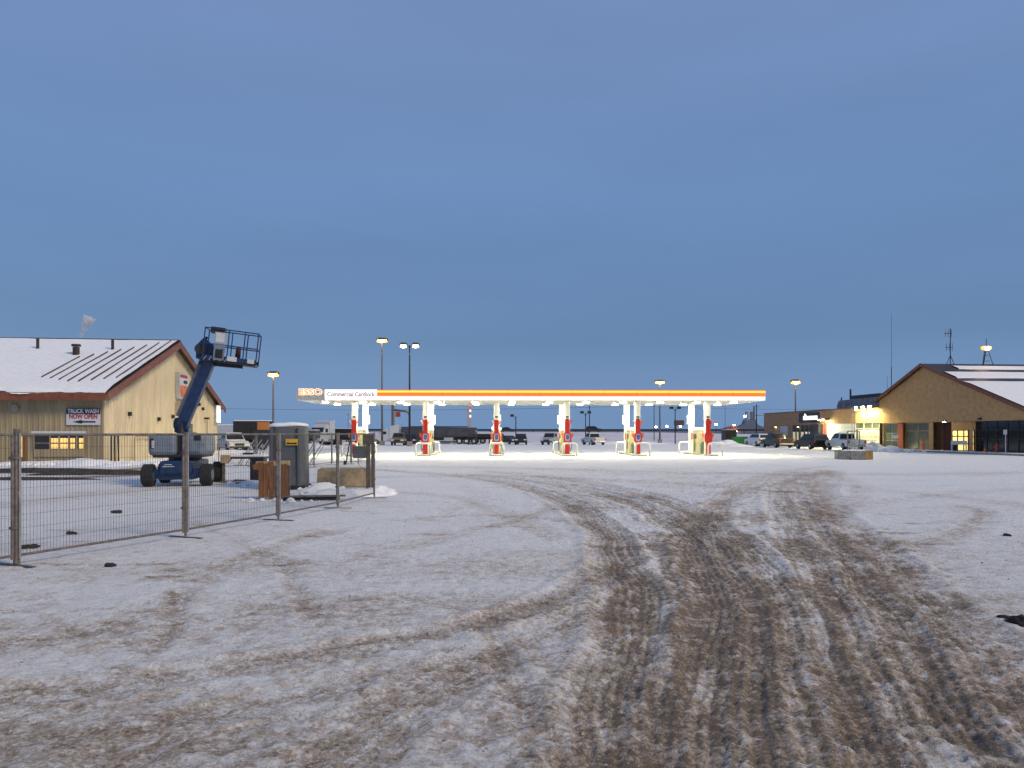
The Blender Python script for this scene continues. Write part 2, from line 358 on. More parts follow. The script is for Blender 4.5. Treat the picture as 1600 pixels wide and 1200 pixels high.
def ground_mat():
    m = bpy.data.materials.new('dirty_snow'); m.use_nodes = True; n = m.node_tree.nodes; L = m.node_tree.links; b = n['Principled BSDF']
    def N(t, **k):
        q = n.new(t)
        for a, v in k.items(): setattr(q, a, v)
        return q
    t = N('ShaderNodeTexCoord'); at = N('ShaderNodeAttribute', attribute_name='dirt')
    def noise(scale, det=6, rough=.6, vec=None):
        q = N('ShaderNodeTexNoise'); q.inputs['Scale'].default_value = scale; q.inputs['Detail'].default_value = det; q.inputs['Roughness'].default_value = rough
        L.new(vec or t.outputs['Object'], q.inputs['Vector']); return q.outputs['Fac']
    def math_(op, a, b_=None, c=None):
        q = N('ShaderNodeMath', operation=op)
        for i, v in enumerate((a, b_, c)):
            if v is None: continue
            if isinstance(v, (int, float)): q.inputs[i].default_value = v
            else: L.new(v, q.inputs[i])
        return q.outputs[0]
    n1 = noise(3.4, 9, .75); n2 = noise(30, 8, .78); n3 = noise(.8, 4)
    nn = math_('ADD', math_('MULTIPLY', math_('SUBTRACT', n1, .5), 1.35), math_('MULTIPLY', math_('SUBTRACT', n2, .5), 2.3))
    def cells(scale):
        q = N('ShaderNodeTexVoronoi'); q.inputs['Scale'].default_value = scale; L.new(t.outputs['Object'], q.inputs['Vector'])
        sp = N('ShaderNodeSeparateColor'); L.new(q.outputs['Color'], sp.inputs[0]); return sp.outputs[0]
    c1, c2 = cells(13), cells(42)
    ch = math_('ADD', math_('MULTIPLY', math_('SUBTRACT', c1, .5), .34), math_('MULTIPLY', math_('SUBTRACT', c2, .5), .36))
    amt = math_('ADD', .25, math_('MINIMUM', math_('MULTIPLY', at.outputs['Fac'], 1.8), .75))
    f = math_('ADD', at.outputs['Fac'], math_('MULTIPLY', math_('ADD', nn, ch), amt))
    r = N('ShaderNodeValToRGB'); L.new(f, r.inputs[0]); c = r.color_ramp
    st = [(0.0, (.83, .83, .82)), (.14, (.76, .745, .725)), (.30, (.66, .60, .545)), (.50, (.51, .435, .365)), (.78, (.36, .29, .225)), (1.0, (.20, .152, .11))]
    c.elements[0].position = 0; c.elements[0].color = (*st[0][1], 1); c.elements[1].position = 1; c.elements[1].color = (*st[-1][1], 1)
    for p, q in st[1:-1]:
        e = c.elements.new(p); e.color = (*q, 1)
    # clay tint in the dirtiest spots
    mx = N('ShaderNodeMix', data_type='RGBA'); mx.inputs[7].default_value = (.33, .20, .10, 1)
    cl = math_('MULTIPLY', math_('SMOOTH_MIN', math_('MAXIMUM', math_('MULTIPLY', math_('SUBTRACT', n3, .52), 4.), 0.), 1., .1), math_('MULTIPLY', math_('MINIMUM', math_('MAXIMUM', f, 0.), 1.), .55))
    L.new(cl, mx.inputs['Factor']); L.new(r.outputs[0], mx.inputs[6]); L.new(mx.outputs[2], b.inputs['Base Color'])
    b.inputs['Roughness'].default_value = .72; b.inputs['Specular IOR Level'].default_value = .25
    bu = N('ShaderNodeBump'); bu.inputs['Strength'].default_value = 1.0; bu.inputs['Distance'].default_value = .05
    L.new(math_('ADD', math_('ADD', n1, math_('MULTIPLY', n2, .45)), math_('MULTIPLY', math_('ADD', c1, c2), .10)), bu.inputs['Height']); L.new(bu.outputs[0], b.inputs['Normal'])
    return m
me.materials.append(ground_mat())

# ------------------------------------------------------------------ snow heaps
def heap(name, label, cx, cy, lx, ly, hz, rz=0., seed=1, m='snow', kind=None, cat='snow pile', rough=.35, n=34):
    mb = MB(); u = np.linspace(-1, 1, n); U, V = np.meshgrid(u, u); R = np.sqrt(U ** 2 + V ** 2)
    nz_ = fbm(U * 2.5 + seed * 3.1, V * 2.5 + seed, 4, seed)
    Hh = hz * np.clip(1 - R ** 1.6, 0, 1) ** .8 * (1 - rough + 2 * rough * nz_) - .04 * (R > .97)
    vs = np.stack([U * lx * (1 + .2 * (nz_ - .5)), V * ly * (1 + .2 * (nz_ - .5)), Hh - .02], -1).reshape(-1, 3)
    mb.v = [tuple(p) for p in vs]; mb.f = [(i * n + j, i * n + j + 1, (i + 1) * n + j + 1, (i + 1) * n + j) for i in range(n - 1) for j in range(n - 1)]
    o = mb.build(name, m, smooth=True); o.location = (cx, cy, 0); o.rotation_euler = (0, 0, rz)
    return tag(o, label, cat, kind=kind)

# ------------------------------------------------------------------ highway embankment and far setting
def embankment():
    n, k = 240, 14; X = np.linspace(-190, 130, n); mb = MB()
    for i, xx in enumerate(X):
        for j in range(k):
            t = j / (k - 1); yy = 140 + t * 70
            prof = 2.15 * (t ** .8) if t < 1 else 2.15
            drop = float(np.interp(xx, [-200, 20, 45, 70, 130], [1, 1, .95, .7, .5]))
            zz = prof * drop + .35 * float(fbm(np.array([xx * .12]), np.array([yy * .12]), 3, 5)[0] - .5) * (0 < t < .95) - .02 * (t == 0)
            mb.v.append((xx, yy + 4 * math.sin(xx * .03), zz))
    for i in range(n - 1):
        for j in range(k - 1): a = i * k + j; mb.f.append((a, a + k, a + k + 1, a + 1))
    # top and back
    o = len(mb.v)
    for i, xx in enumerate(X):
        z = mb.v[i * k + k - 1][2]; mb.v.append((xx, 240 + 4 * math.sin(xx * .03), z)); mb.v.append((xx, 262, -.1))
    for i in range(n - 1):
        a = i * k + k - 1; mb.f.append((a, a + k, o + 2 * (i + 1), o + 2 * i)); mb.f.append((o + 2 * i, o + 2 * i + 2, o + 2 * i + 3, o + 2 * i + 1))
    m = mat('bank_snow', (.62, .60, .64), .85, 0, .14, .25, .3)
    return tag(mb.build('highway_embankment', m, smooth=True), 'snowy highway embankment behind the filling station', kind='structure')
embankment()
gr_ = thing('guard_rail', 'long dark guard rail along the top of the highway embankment', 'guard rail', (-150, 208, 0))
mb = MB(); 
for i in range(60):
    xa = i * 4.; xb = xa + 4.; ya = 4 * math.sin((xa - 150) * .03); yb_ = 4 * math.sin((xb - 150) * .03)
    mb.beam((xa, ya, 2.72), (xb, yb_, 2.72), .12, .55)
mb.build('rail', 'dark', gr_)
for i in range(0, 60, 3):
    xa = i * 4.; p = MB().box(xa - .1, xa + .1, 4 * math.sin((xa - 150) * .03) + .1, 4 * math.sin((xa - 150) * .03) + .3, 1.8, 2.9).build('post', 'dark', gr_)

# ------------------------------------------------------------------ filling station canopy
CT = thing('fuel_canopy', 'long flat lit canopy with yellow and orange striped fascia on white columns', 'canopy', (0, 57, 0), math.radians(1.15))
Z0, Z1 = 4.32, 5.13; XL, XR = -16.4, 19.5; DEP = 9.6
bx('roof_deck', 'white', CT, XL + .05, XR - .05, .06, DEP - .06, Z0 + .10, Z1 - .04)
bx('soffit', 'cream', CT, XL + .04, XR - .04, .05, DEP - .05, Z0 + .02, Z0 + .08)
xs0 = XW(509, 57); xs1 = XW(590, 57)
zr = [ZW(p, 57) for p in (609, 610.3, 613.6, 619, 626)]
bx('fascia_lower_band', 'litlow', CT, xs1, XR, -.06, .05, Z0, zr[3] - .003)
bx('fascia_orange_stripe', 'stripe_o', CT, xs1, XR, -.08, .05, zr[3], zr[2] - .003)
bx('fascia_yellow_stripe', 'stripe_y', CT, xs1, XR, -.08, .05, zr[2], zr[1] - .003)
bx('fascia_red_edge', 'stripe_r', CT, xs1, XR, -.07, .05, zr[1], zr[0])
bx('lettered_panel', 'litwhite', CT, xs0 + .01, xs1 - .01, -.08, .05, zr[3] - .12, Z1)
bx('lettered_panel_base', 'litlow', CT, xs0 + .01, xs1 - .01, -.06, .05, Z0, zr[3] - .125)
bx('brand_panel', 'signgrey', CT, XL, xs0 - .01, -.07, .05, Z0, Z1)
for side, xa, xb in (('l', XL, XL + .06), ('r', XR - .06, XR)):
    bx('fascia_end_lower', 'white', CT, xa - .001, xb + .001, .055, DEP, Z0, zr[3] - .003)
    bx('fascia_end_stripe', 'stripe_o' if side == 'r' else 'signgrey', CT, xa - .002, xb + .002, .055, DEP, zr[3], Z1)
bx('fascia_back', 'white', CT, XL, XR, DEP + .003, DEP + .08, Z0, Z1)
RX = (math.radians(90), 0, 0)
text('brand_letters_edge', 'ESSO', .62, 'halo', CT, ((XL + xs0) / 2, -.085, zr[2] + .02), RX, .01, 1.28, .045)
text('brand_letters', 'ESSO', .62, 'letter_r', CT, ((XL + xs0) / 2, -.105, zr[2] + .02), RX, .01, 1.28, -.006)
text('service_letters', 'Commercial Cardlock', .50, 'letter_g', CT, ((xs0 + xs1) / 2, -.09, zr[3] + .12), RX, .006, .80, .012)
for i in range(12):
    xx = XL + 1.6 + i * (XR - XL - 3.2) / 11
    for yy in (2.6, 7.0):
        f = bx('light_fixture', 'white', CT, xx - .33, xx + .33, yy - .33, yy + .33, Z0 - .05, Z0 + .017)
        bx('lamp_lens_glow', 'led', f, xx - .20, xx + .20, yy - .20, yy + .20, Z0 - .075, Z0 - .052)
for k in range(1, 12):
    xj = xs1 + (XR - xs1) * k / 12; bx('panel_joint', 'trim', CT, xj - .008, xj + .008, -.083, -.0805, zr[3], zr[1])
ISL = []
for i in range(6):
    px = 555 + i * 110.4; X = XW(px, 59.8)
    ISL.append(X)
    for yy, nm in ((2.85, 'f'), (7.75, 'r')):
        xx = X + .0201 * 57 - .02 * yy * 0 - 0.02 * 57 + .0
        c = bx('column', 'cream', CT, X + .055 - .21, X + .055 + .21, yy - .21, yy + .21, .12, Z0 + .015, .02)
        if nm == 'f':
            bx('number_plate', 'dark', c, X + .055 - .12, X + .055 + .12, yy - .222, yy - .213, 3.05, 3.17)
            if i >= 3: bx('number_plate', 'dark', c, X + .055 - .12, X + .055 + .12, yy - .222, yy - .213, 2.85, 2.97)
        else:
            bx('control_box', 'white', c, X + .055 + (.22 if i < 3 else -.36), X + .055 + (.36 if i < 3 else -.22), yy - .2, yy + .15, 2.6, 3.35)

ordn = ['leftmost', 'second from the left', 'third from the left', 'fourth from the left', 'fifth from the left', 'rightmost']
def hoop(par_loc, rz, label, group):
    t = thing('hoop_bollard', label, 'bollard', par_loc, rz, group)
    w, hh, r = .56, 1.02, .24
    pts = [(-w, 0, 0)] + [(-w, 0, hh - r)] + [(-w + r - r * math.cos(a), 0, hh - r + r * math.sin(a)) for a in np.linspace(.3, math.pi / 2, 5)]
    pts += [(-p[0], 0, p[2]) for p in pts[::-1]]
    MB().tube(pts, .075, 10).build('bent_pipe', 'cream', t, smooth=True)
    MB().tube([(-w, 0, .14), (w, 0, .14)], .04, 8).build('cross_bar', 'cream', t, smooth=True)
    return t
def loc_c(lx, ly): # canopy local -> world
    a = math.radians(1.15); return (lx * math.cos(a) - ly * math.sin(a), 57 + lx * math.sin(a) + ly * math.cos(a), 0)
for i, X in enumerate(ISL):
    cx = X + .055
    t = thing('pump_island', f'low concrete pump island under the canopy, {ordn[i]} of six', 'island', loc_c(cx, 5.2), math.radians(1.15), 'pump islands')
    mb = MB(); pr = []
    bx('kerb', 'concg', t, -.55, .55, -3.6, 3.6, -.02, .13, .05)
    hoop(loc_c(cx + .0, .62), math.radians(1.15), f'cream pipe hoop at the front of the {ordn[i]} pump island', 'front hoop guards')
    hoop(loc_c(cx + .0, 9.9), math.radians(1.15), f'cream pipe hoop at the back of the {ordn[i]} pump island', 'rear hoop guards')
    # red sign cladding on the front column
    s = thing('pump_sign', f'red vertical pump sign with rounded middle on front column {ordn[i]} of six', 'sign', loc_c(cx, 2.55), math.radians(1.15), 'red pump signs')
    bx('upper_panel', 'red', s, -.19, .19, -.06, .06, 1.86, 2.88, .02)
    bx('lower_panel', 'red', s, -.19, .19, -.06, .06, .14, 1.02, .02)
    mb = MB(); n = 28; ring = []
    for k in range(n):
        a = 2 * math.pi * k / n; ring.append((.31 * math.copysign(abs(math.cos(a)) ** .55, math.cos(a)), 1.45 + .44 * math.copysign(abs(math.sin(a)) ** .55, math.sin(a))))
    mb.prism(ring, -.10, .05).build('rounded_panel', 'red', s)
    if i != 5:
        MB().prism([(x_ * .62, 1.47 + (z_ - 1.45) * .66) for x_, z_ in ring], -.115, -.101).build('sticker', 'offwhite', s)
        MB().prism([(x_ * .42 + .01, 1.50 + (z_ - 1.45) * .46) for x_, z_ in ring], -.125, -.116).build('badge', 'badge', s)
    for sgn in (-1, 1):
        MB().prism([(sgn * .22, 2.45), (sgn * .42, 2.82), (sgn * .30, 2.86), (sgn * .20, 2.7)], -.02, .02).build('flag', 'white' if sgn < 0 else 'orange', s)
        MB().prism([(sgn * .33, 1.35), (sgn * .48, 1.62), (sgn * .46, 1.86), (sgn * .33, 1.75)], .06, .12).build('side_flag', 'orange', s)
    # dispenser cabinet between the columns
    d = thing('fuel_dispenser', f'olive grey fuel dispenser with hoses between columns, {ordn[i]} of six', 'fuel pump', loc_c(cx + (.0), 5.3), math.radians(1.15), 'fuel dispensers')
    bx('cabinet', mat('dispenser_olive', (.33, .30, .20), .5), d, -.34, .34, -.75, .75, .13, 2.05, .03)
    bx('top_cap', 'white', d, -.40, .40, -.82, .82, 2.05, 2.30, .03)
    bx('display', 'black', d, -.36, -.345, -.4, .4, 1.35, 1.75)
    bx('display', 'black', d, .345, .36, -.4, .4, 1.35, 1.75)
    for sgn in (-1, 1):
        q = MB().tube([(sgn * .38, -.55, 1.6), (sgn * .52, -.6, 1.25), (sgn * .55, -.62, .6), (sgn * .48, -.5, .3), (sgn * .42, -.3, .8), (sgn * .40, -.2, 1.1)], .028, 6).build('hose', 'black', d, smooth=True)
        bx('nozzle', 'yellow', d, sgn * .37 - .04, sgn * .37 + .04, -.66, -.48, 1.02, 1.36, .015)
    bx('notice_board', 'orange', d, -.36, .36, 1.25, 1.28, 1.25, 1.85) if i in (3, 4, 5) else None
    if i in (3, 4, 5):
        MB().box(-.06, .06, 1.20, 1.24, .13, 1.9).build('notice_post', 'white', d)
    b = thing('waste_bin', f'dark green bin beside the fuel dispenser, {ordn[i]} of six', 'bin', loc_c(cx - .05, 3.75), math.radians(1.15), 'bins on the pump islands')
    MB().tube([(0, 0, .13), (0, 0, .95)], .24, 14, .28).build('body', mat('bin_green', (.05, .09, .05), .5), b, smooth=False)
    MB().tube([(0, 0, .95), (0, 0, 1.02), (0, 0, 1.1)], .29, 14, .12).build('lid', 'black', b)

# ------------------------------------------------------------------ truck wash building (left)
CWX, CWY = -24.5, 44.6; AR = math.atan2(.125, .992)
TW = thing('truck_wash_building', 'beige metal truck wash building with snowy pitched roof and brown trim', 'building', (CWX, CWY, 0), AR)
def fx(px): r = (px - 800) / FPX; return (44.6 * r + 24.5) / (.992 - .125 * r)
def fz(py): return ZW(py, 44.2)
def gyl(px): r = (px - 800) / FPX; return (-24.5 - 44.6 * r) / (.992 * r + .125)
def gz(py, px): yl = gyl(px); return ZW(py, 44.6 + .992 * yl)
WB = 25.6; LW = 22.; EH = 4.35; RH = 8.75; ymid = WB / 2
def ribbed(mb, length, top, step=.30, d=.035, base=0.):
    """vertical ribs along +u; top(u) gives the height"""
    n = int(length / step); o = len(mb.v); prof = []
    for i in range(n):
        u = i * step; prof += [(u, 0), (u + step * .62, 0), (u + step * .72, d), (u + step * .9, d)]
    prof.append((length, 0)); return prof
front = MB(); pr = ribbed(front, LW, None)
o = 0
for u, dd in pr: front.v += [(-u, -dd, 0), (-u, -dd, EH)]
for i in range(len(pr) - 1): front.f.append((2 * i, 2 * i + 1, 2 * i + 3, 2 * i + 2))
front.build('front_wall', 'siding_shaded', TW)
gab = MB(); pr = ribbed(gab, WB, None)
rh = lambda yy: EH + (RH - EH) * (1 - abs(yy - ymid) / ymid)
for u, dd in pr: gab.v += [(dd, u, 0), (dd, u, rh(u))]
for i in range(len(pr) - 1): gab.f.append((2 * i, 2 * i + 1, 2 * i + 3, 2 * i + 2))
gab.build('gable_wall', 'siding', TW)
MB().box(-LW, -.1, .06, WB, 0, .1).box(-LW, -.12, WB - .1, WB, 0, EH).box(-LW - .1, -LW, 0, WB, 0, EH).build('rear_walls', 'siding_shaded', TW)
bx('corner_trim', 'siding_shaded', TW, -.06, .05, -.05, .06, 0, EH)
OV, GO = .75, .55
sl_ = (RH - EH) / ymid
def roofz(yy): return EH + (RH - EH) * (1 - abs(yy - ymid) / ymid)
for nm, ya, yb_ in (('roof_slope', -OV, ymid), ('roof_slope', WB + OV, ymid)):
    za, zb = roofz(ya) + .10, roofz(yb_) + .10
    MB().add([(-LW - .3, ya, za), (GO, ya, za), (GO, yb_, zb), (-LW - .3, yb_, zb), (-LW - .3, ya, za - .12), (GO, ya, za - .12), (GO, yb_, zb - .12), (-LW - .3, yb_, zb - .12)],
             [(0, 1, 2, 3), (7, 6, 5, 4), (0, 4, 5, 1), (1, 5, 6, 2), (2, 6, 7, 3), (3, 7, 4, 0)]).build(nm, 'roofmetal', TW)
bx('eave_fascia', 'trim', TW, -LW - .3, GO - .05, -OV - .04, -OV + .02, roofz(-OV) - .36, roofz(-OV) + .10)
for ya, yb_ in ((-OV, ymid), (WB + OV, ymid)):
    za, zb = roofz(ya) + .12, roofz(yb_) + .12
    MB().add([(GO, ya, za), (GO + .06, ya, za), (GO + .06, yb_, zb), (GO, yb_, zb), (GO, ya, za - .50), (GO + .06, ya, za - .50), (GO + .06, yb_, zb - .50), (GO, yb_, zb - .50)],
             [(0, 1, 2, 3), (7, 6, 5, 4), (0, 4, 5, 1), (1, 5, 6, 2), (2, 6, 7, 3), (3, 7, 4, 0)]).build('rake_fascia', 'trim', TW)
# snow blanket on the near slope, ragged at the eave
mb = MB(); nxs, nys = 150, 40
for i in range(nxs):
    xx = -LW + (LW + GO - .12) * i / (nxs - 1)
    lip = .6 * (float(fbm(np.array([xx * .9]), np.array([3.3]), 4, 9)[0]) - .46) 
    for j in range(nys):
        t = j / (nys - 1); yy = -OV - lip - .02 + (ymid - .25 + OV + lip) * t
        zz = roofz(yy) + .12 + .13 * min(1, (t + .01) * 12) * (.75 + .5 * float(fbm(np.array([xx * .5]), np.array([yy * .5]), 3, 12)[0]))
        if j == 0: zz = roofz(-OV) + .10 - .9 * max(0, lip)
        mb.v.append((xx, yy, zz))
for i in range(nxs - 1):
    for j in range(nys - 1): a = i * nys + j; mb.f.append((a, a + nys, a + nys + 1, a + 1))
mb.build('snow_blanket', 'snow', TW, smooth=True)
for k in range(8):   # standing seams that the wind has bared
    xx = GO - .5 - k * .62; y0 = .9 + .55 * abs(k - 3.5) * .5; y1 = ymid - .5 - .75 * k
    if y1 - y0 < 1: continue
    MB().beam((xx, y0, roofz(y0) + .285), (xx, y1, roofz(y1) + .285), .035, .09).build('roof_seam', 'roofmetal', TW)
bx('ridge_cap', 'roofmetal', TW, -LW - .3, GO, ymid - .22, ymid + .22, roofz(ymid) + .05, roofz(ymid) + .22)
def vent_pipe(px, py0, py1, r, cap=False):
    yy = ymid - 3.4; depth = 44.6 + .992 * yy; r_ = (px - 800) / FPX
    xx = ((44.6 + .992 * yy) * r_ + 24.5 + .125 * yy) / (.992 - .125 * r_)
    if cap: yy = ymid - 5.0; r_ = (px - 800) / FPX; xx = ((44.6 + .992 * yy) * r_ + 24.5 + .125 * yy) / (.992 - .125 * r_)
    z0 = roofz(yy)
    p = MB().tube([(xx, yy, z0), (xx, yy, z0 + (.98 if not cap else .75))], r, 12).build('vent_pipe' if not cap else 'chimney', 'roofmetal', TW)
    if cap:
        MB().tube([(xx, yy, z0 + .8), (xx, yy, z0 + .95)], r * 1.35, 12).build('chimney_cap', 'roofmetal', p)
vent_pipe(59, 0, 0, .10); vent_pipe(176, 0, 0, .10); vent_pipe(119, 0, 0, .22, True)
# front window
xa, xb = fx(54), fx(133); zt, zb_ = fz(674), fz(711)
w = bx('window', 'glass', TW, xa, xb, -.075, -.045, zb_ + .35, zt - .15)
bx('window_hood', 'offwhite', w, xa - .1, xb + .1, -.20, -.05, zt - .14, zt + .02)
bx('window_apron', 'siding_shaded', w, xa, xb, -.10, -.04, zb_ - .1, zb_ + .345)
for a, b in ((80, 93), (94, 108), (110, 119), (123.5, 132)):
    for z0, z1 in ((fz(692), fz(684)), (fz(701.5), fz(693))):
        bx('pane', 'litwin' if a > 90 or z0 > fz(695) else 'litwin', w, fx(a) + .03, fx(b) - .03, -.085, -.077, z0 + .02, z1 - .02)
for a in (54, 79.5, 93.5, 109, 121, 132.6): bx('mullion', 'siding_shaded', w, fx(a) - .04, fx(a) + .04, -.11, -.076, zb_ + .35, zt - .15)
bx('window_rail', 'siding_shaded', w, xa, xb, -.105, -.076, fz(692.8), fz(691.8))
d_ = bx('side_door', 'wood', TW, fx(31), fx(41), -.09, -.045, 0, fz(677))
bx('lit_slit', 'litwin', d_, fx(32.5), fx(36), -.10, -.091, .4, fz(680))
MB().tube([(fx(24), -.12, fz(638)), (fx(24), -.03, fz(638))], .24, 16).build('round_vent', 'concg', TW)
# gable fittings
lv = bx('louvre_vent', mat('louvre', (.42, .33, .17), .5), TW, .04, .10, gyl(272), gyl(281.5), gz(648, 276), gz(627, 276))
for k in range(6):
    zz = gz(648, 276) + .1 + k * .15; bx('louvre_slat', 'siding_shaded', lv, .10, .14, gyl(272) + .04, gyl(281.5) - .04, zz, zz + .05)
for px, py in ((200, 647), (246, 655), (268, 651), (309, 632), (315, 639)):
    bx('wall_fixture', 'roofmetal', TW, .04, .22, gyl(px) - .12, gyl(px) + .12, gz(py, px) - .12, gz(py, px) + .14)
f_ = bx('wall_lamp', 'dark', TW, .04, .42, gyl(319) - .15, gyl(319) + .15, gz(654, 319) - .06, gz(654, 319) + .10)
MB().tube([(.10, gyl(322), gz(655, 322)), (.10, gyl(322), gz(690, 322))], .04, 6).build('conduit', 'siding_shaded', TW)
gw = bx('gable_window', 'litwin', TW, .04, .07, gyl(328.5), gyl(332.5), gz(693, 330), gz(680, 330))
bx('window_frame', 'roofmetal', gw, .039, .06, gyl(327.5), gyl(333.5), gz(695, 330), gz(678.5, 330))
for k in range(3): MB().tube([(.35 + .02 * k, .35 + .5 * k, 0), (.35, .35 + .5 * k, 1.7)], .05, 8).build('guard_pipe', 'dark', TW)
MB().tube([(.3, 4.2, 0), (.3, 4.2, 1.5), (.3, 4.6, 1.62), (.3, 9.2, 1.62), (.3, 9.6, 1.5), (.3, 9.6, 0)], .045, 8).build('hand_rail', 'siding_shaded', TW)
# signs on the building
def on_front(name, label, cat, px0, px1, py0, py1):
    t = thing(name, label, cat, (0, 0, 0)); t.location = Matrix.Translation((CWX, CWY, 0)) @ Matrix.Rotation(AR, 4, 'Z') @ Vector(((fx(px0) + fx(px1)) / 2, -.09, (fz(py0) + fz(py1)) / 2)); t.rotation_euler = (0, 0, AR)
    return t, (fx(px1) - fx(px0)) / 2, (fz(py0) - fz(py1)) / 2
t, hw, hh = on_front('truck_wash_sign', 'white and navy wall sign reading TRUCK WASH NOW OPEN with arrow', 'sign', 105, 158, 638, 664)
bx('board', 'offwhite', t, -hw, hw, -.03, .02, -hh, hh)
bx('navy_band', 'navy', t, -hw, hw, -.04, -.031, hh * .32, hh)
text('headline', 'TRUCK WASH', .34, 'offwhite', t, (0, -.045, hh * .66), RX, .004, .80, .012)
text('subline', 'NOW OPEN', .36, 'signred', t, (0, -.036, 0.0), RX, .004, .80, .012)
MB().prism([(-hw * .62, -hh * .62), (-hw * .12, -hh * .40), (-hw * .02, -hh * .53), (hw * .72, -hh * .53), (hw * .72, -hh * .71), (-hw * .02, -hh * .71), (-hw * .12, -hh * .84)], -.04, -.031).build('arrow', 'black', t)
def on_gable(name, label, cat, px0, px1, py0, py1, off=.1):
    y0, y1 = gyl(px0), gyl(px1); yc = (y0 + y1) / 2; pc = (px0 + px1) / 2
    t = thing(name, label, cat); t.location = Matrix.Translation((CWX, CWY, 0)) @ Matrix.Rotation(AR, 4, 'Z') @ Vector((off, yc, (gz(py0, pc) + gz(py1, pc)) / 2)); t.rotation_euler = (0, 0, AR)
    return t, abs(y1 - y0) / 2, (gz(py0, pc) - gz(py1, pc)) / 2
t, hw, hh = on_gable('poster_sign', 'tall poster box with red and orange picture high on the beige gable', 'sign', 273.5, 287, 583, 624, .05)
bx('box', 'signgrey', t, -.02, .28, -hw, hw, -hh, hh)
bx('face', 'offwhite', t, .281, .29, -hw + .12, hw - .1, -hh + .12, hh - .1)
RG = (math.radians(90), 0, math.radians(90))
bx('red_header', 'signred', t, .291, .297, -hw + .2, hw - .2, hh * .62, hh * .86)
bx('dark_strip', 'navy', t, .291, .297, -hw * .1, hw - .2, hh * .2, hh * .45)
bx('flame_panel', mat('flame_print', (.75, .30, .06), .5, c2=(.5, .05, .02), scale=1.3), t, .291, .297, -hw + .15, hw - .2, -hh * .85, hh * .05)
t, hw, hh = on_gable('lit_box_sign', 'glowing white box sign at the far corner of the gable', 'sign', 333.5, 340, 633, 661, .05)
bx('box', 'signgrey', t, -.02, .22, -hw, hw, -hh, hh)
bx('lit_face', mat('warm_lit_face', (.9, .85, .8), .4, emit=(1, .86, .74), es=1.0), t, .221, .24, -hw + .05, hw - .05, -hh + .05, hh - .05)
# snow along the front wall
for k, (px, py, l, hz) in enumerate(((30, 722, 3.2, .22), (95, 722, 2.6, .24), (140, 723, 1.9, .40), (190, 722, 2.5, .2), (228, 719, 3.0, .2))):
    X, Y = GP(px, py + 4); heap('snow_bank', ['low snow bank left of the side door', 'snow bank below the lit window', 'lumpy snow bank by the truck wash corner', 'low snow bank along the start of the gable', 'low snow bank beside the gable behind the lift'][k], X, Y, l, .9, hz, AR if k < 3 else AR + 1.5, 20 + k)
M['mudridge'] = mat('frozen_mud_ridge', (.055, .045, .04), .9, 0, .5, 5, .8)
for k, (px, py, l, w_, hz, rz0) in enumerate(((60, 737, 5.2, .45, .20, .03), (175, 741, 3.6, .40, .16, .16), (30, 749, 3.4, .40, .12, .05))):
    X, Y = GP(px, py); heap('mud_ridge', ['long dark frozen mud ridge before the truck wash wall', 'dark mud ridge running up to the lift wheels', 'low mud ridge behind the first fence posts at left'][k], X, Y, l, w_, hz, rz0, 40 + k, m='mudridge', cat='mud ridge', rough=.6)
# steam from the roof flue
pv = bpy.data.materials.new('steam'); pv.use_nodes = True; pn = pv.node_tree; pn.nodes.clear()
po = pn.nodes.new('ShaderNodeOutputMaterial'); vv = pn.nodes.new('ShaderNodeVolumePrincipled'); vv.inputs['Density'].default_value = .55; vv.inputs['Color'].default_value = (.95, .93, .92, 1); vv.inputs['Anisotropy'].default_value = .1
pn.links.new(vv.outputs[0], po.inputs['Volume'])
vx = pn.nodes.new('ShaderNodeTexNoise'); vx.inputs['Scale'].default_value = 1.8; vx.inputs['Detail'].default_value = 4; vt = pn.nodes.new('ShaderNodeTexCoord'); pn.links.new(vt.outputs['Object'], vx.inputs['Vector'])
vm = pn.nodes.new('ShaderNodeMapRange'); vm.inputs[1].default_value = .42; vm.inputs[2].default_value = .68; vm.inputs[3].default_value = 0; vm.inputs[4].default_value = 7; pn.links.new(vx.outputs['Fac'], vm.inputs[0]); pn.links.new(vm.outputs[0], vv.inputs['Density'])
sx_, sy_ = XW(126, 60), 60
st = MB().tube([(0, 0, 0), (.05, 0, .35), (.25, 0, .8), (.55, 0, 1.3), (.75, 0, 1.75)], .16, 12, .50).build('steam_plume', pv, smooth=True)
st.location = (sx_, sy_, ZW(529, 60)); tag(st, 'small white steam plume rising behind the truck wash roof', 'steam', kind='stuff')

# ------------------------------------------------------------------ right building: gable hall and flat annex
RB0 = (41.6, 75.0); RA = math.atan2(-.996, .087)
def rs(px): r = (px - 800) / FPX; return (r * 75 - 41.6) / (.087 + .996 * r)
def rd(px): return 75 - .996 * rs(px)
def rz_(py, px): return ZW(py, rd(px))
HB = thing('gable_hall', 'tan stucco hall with wide snowy gable roof and dark glazed ground floor', 'building', (*RB0, 0), RA)
sL, sR = rs(1374), 14.4; PK = 8.65; sl2 = .40
rt2 = lambda s: PK - (.41 if s < 0 else .365) * abs(s)
SOF = 2.92; DP = 26.
prof = [(sL, SOF), (sR, SOF), (sR, rt2(sR)), (0, PK), (sL, rt2(sL))]
MB().prism(prof, 0, .3).build('gable_wall', 'stucco', HB)
bx('soffit', 'pillar', HB, sL, sR, .31, 1.5, SOF - .02, SOF + .1)
MB().box(sL, sL + .25, .31, DP, 0, rt2(sL) - .05).box(sR - .25, sR, .31, DP, 0, rt2(sR) - .05).build('side_walls', 'stucco', HB)
bx('inner_wall', 'brick', HB, sL + .26, sR - .26, 1.52, 1.7, 0, SOF + .3)
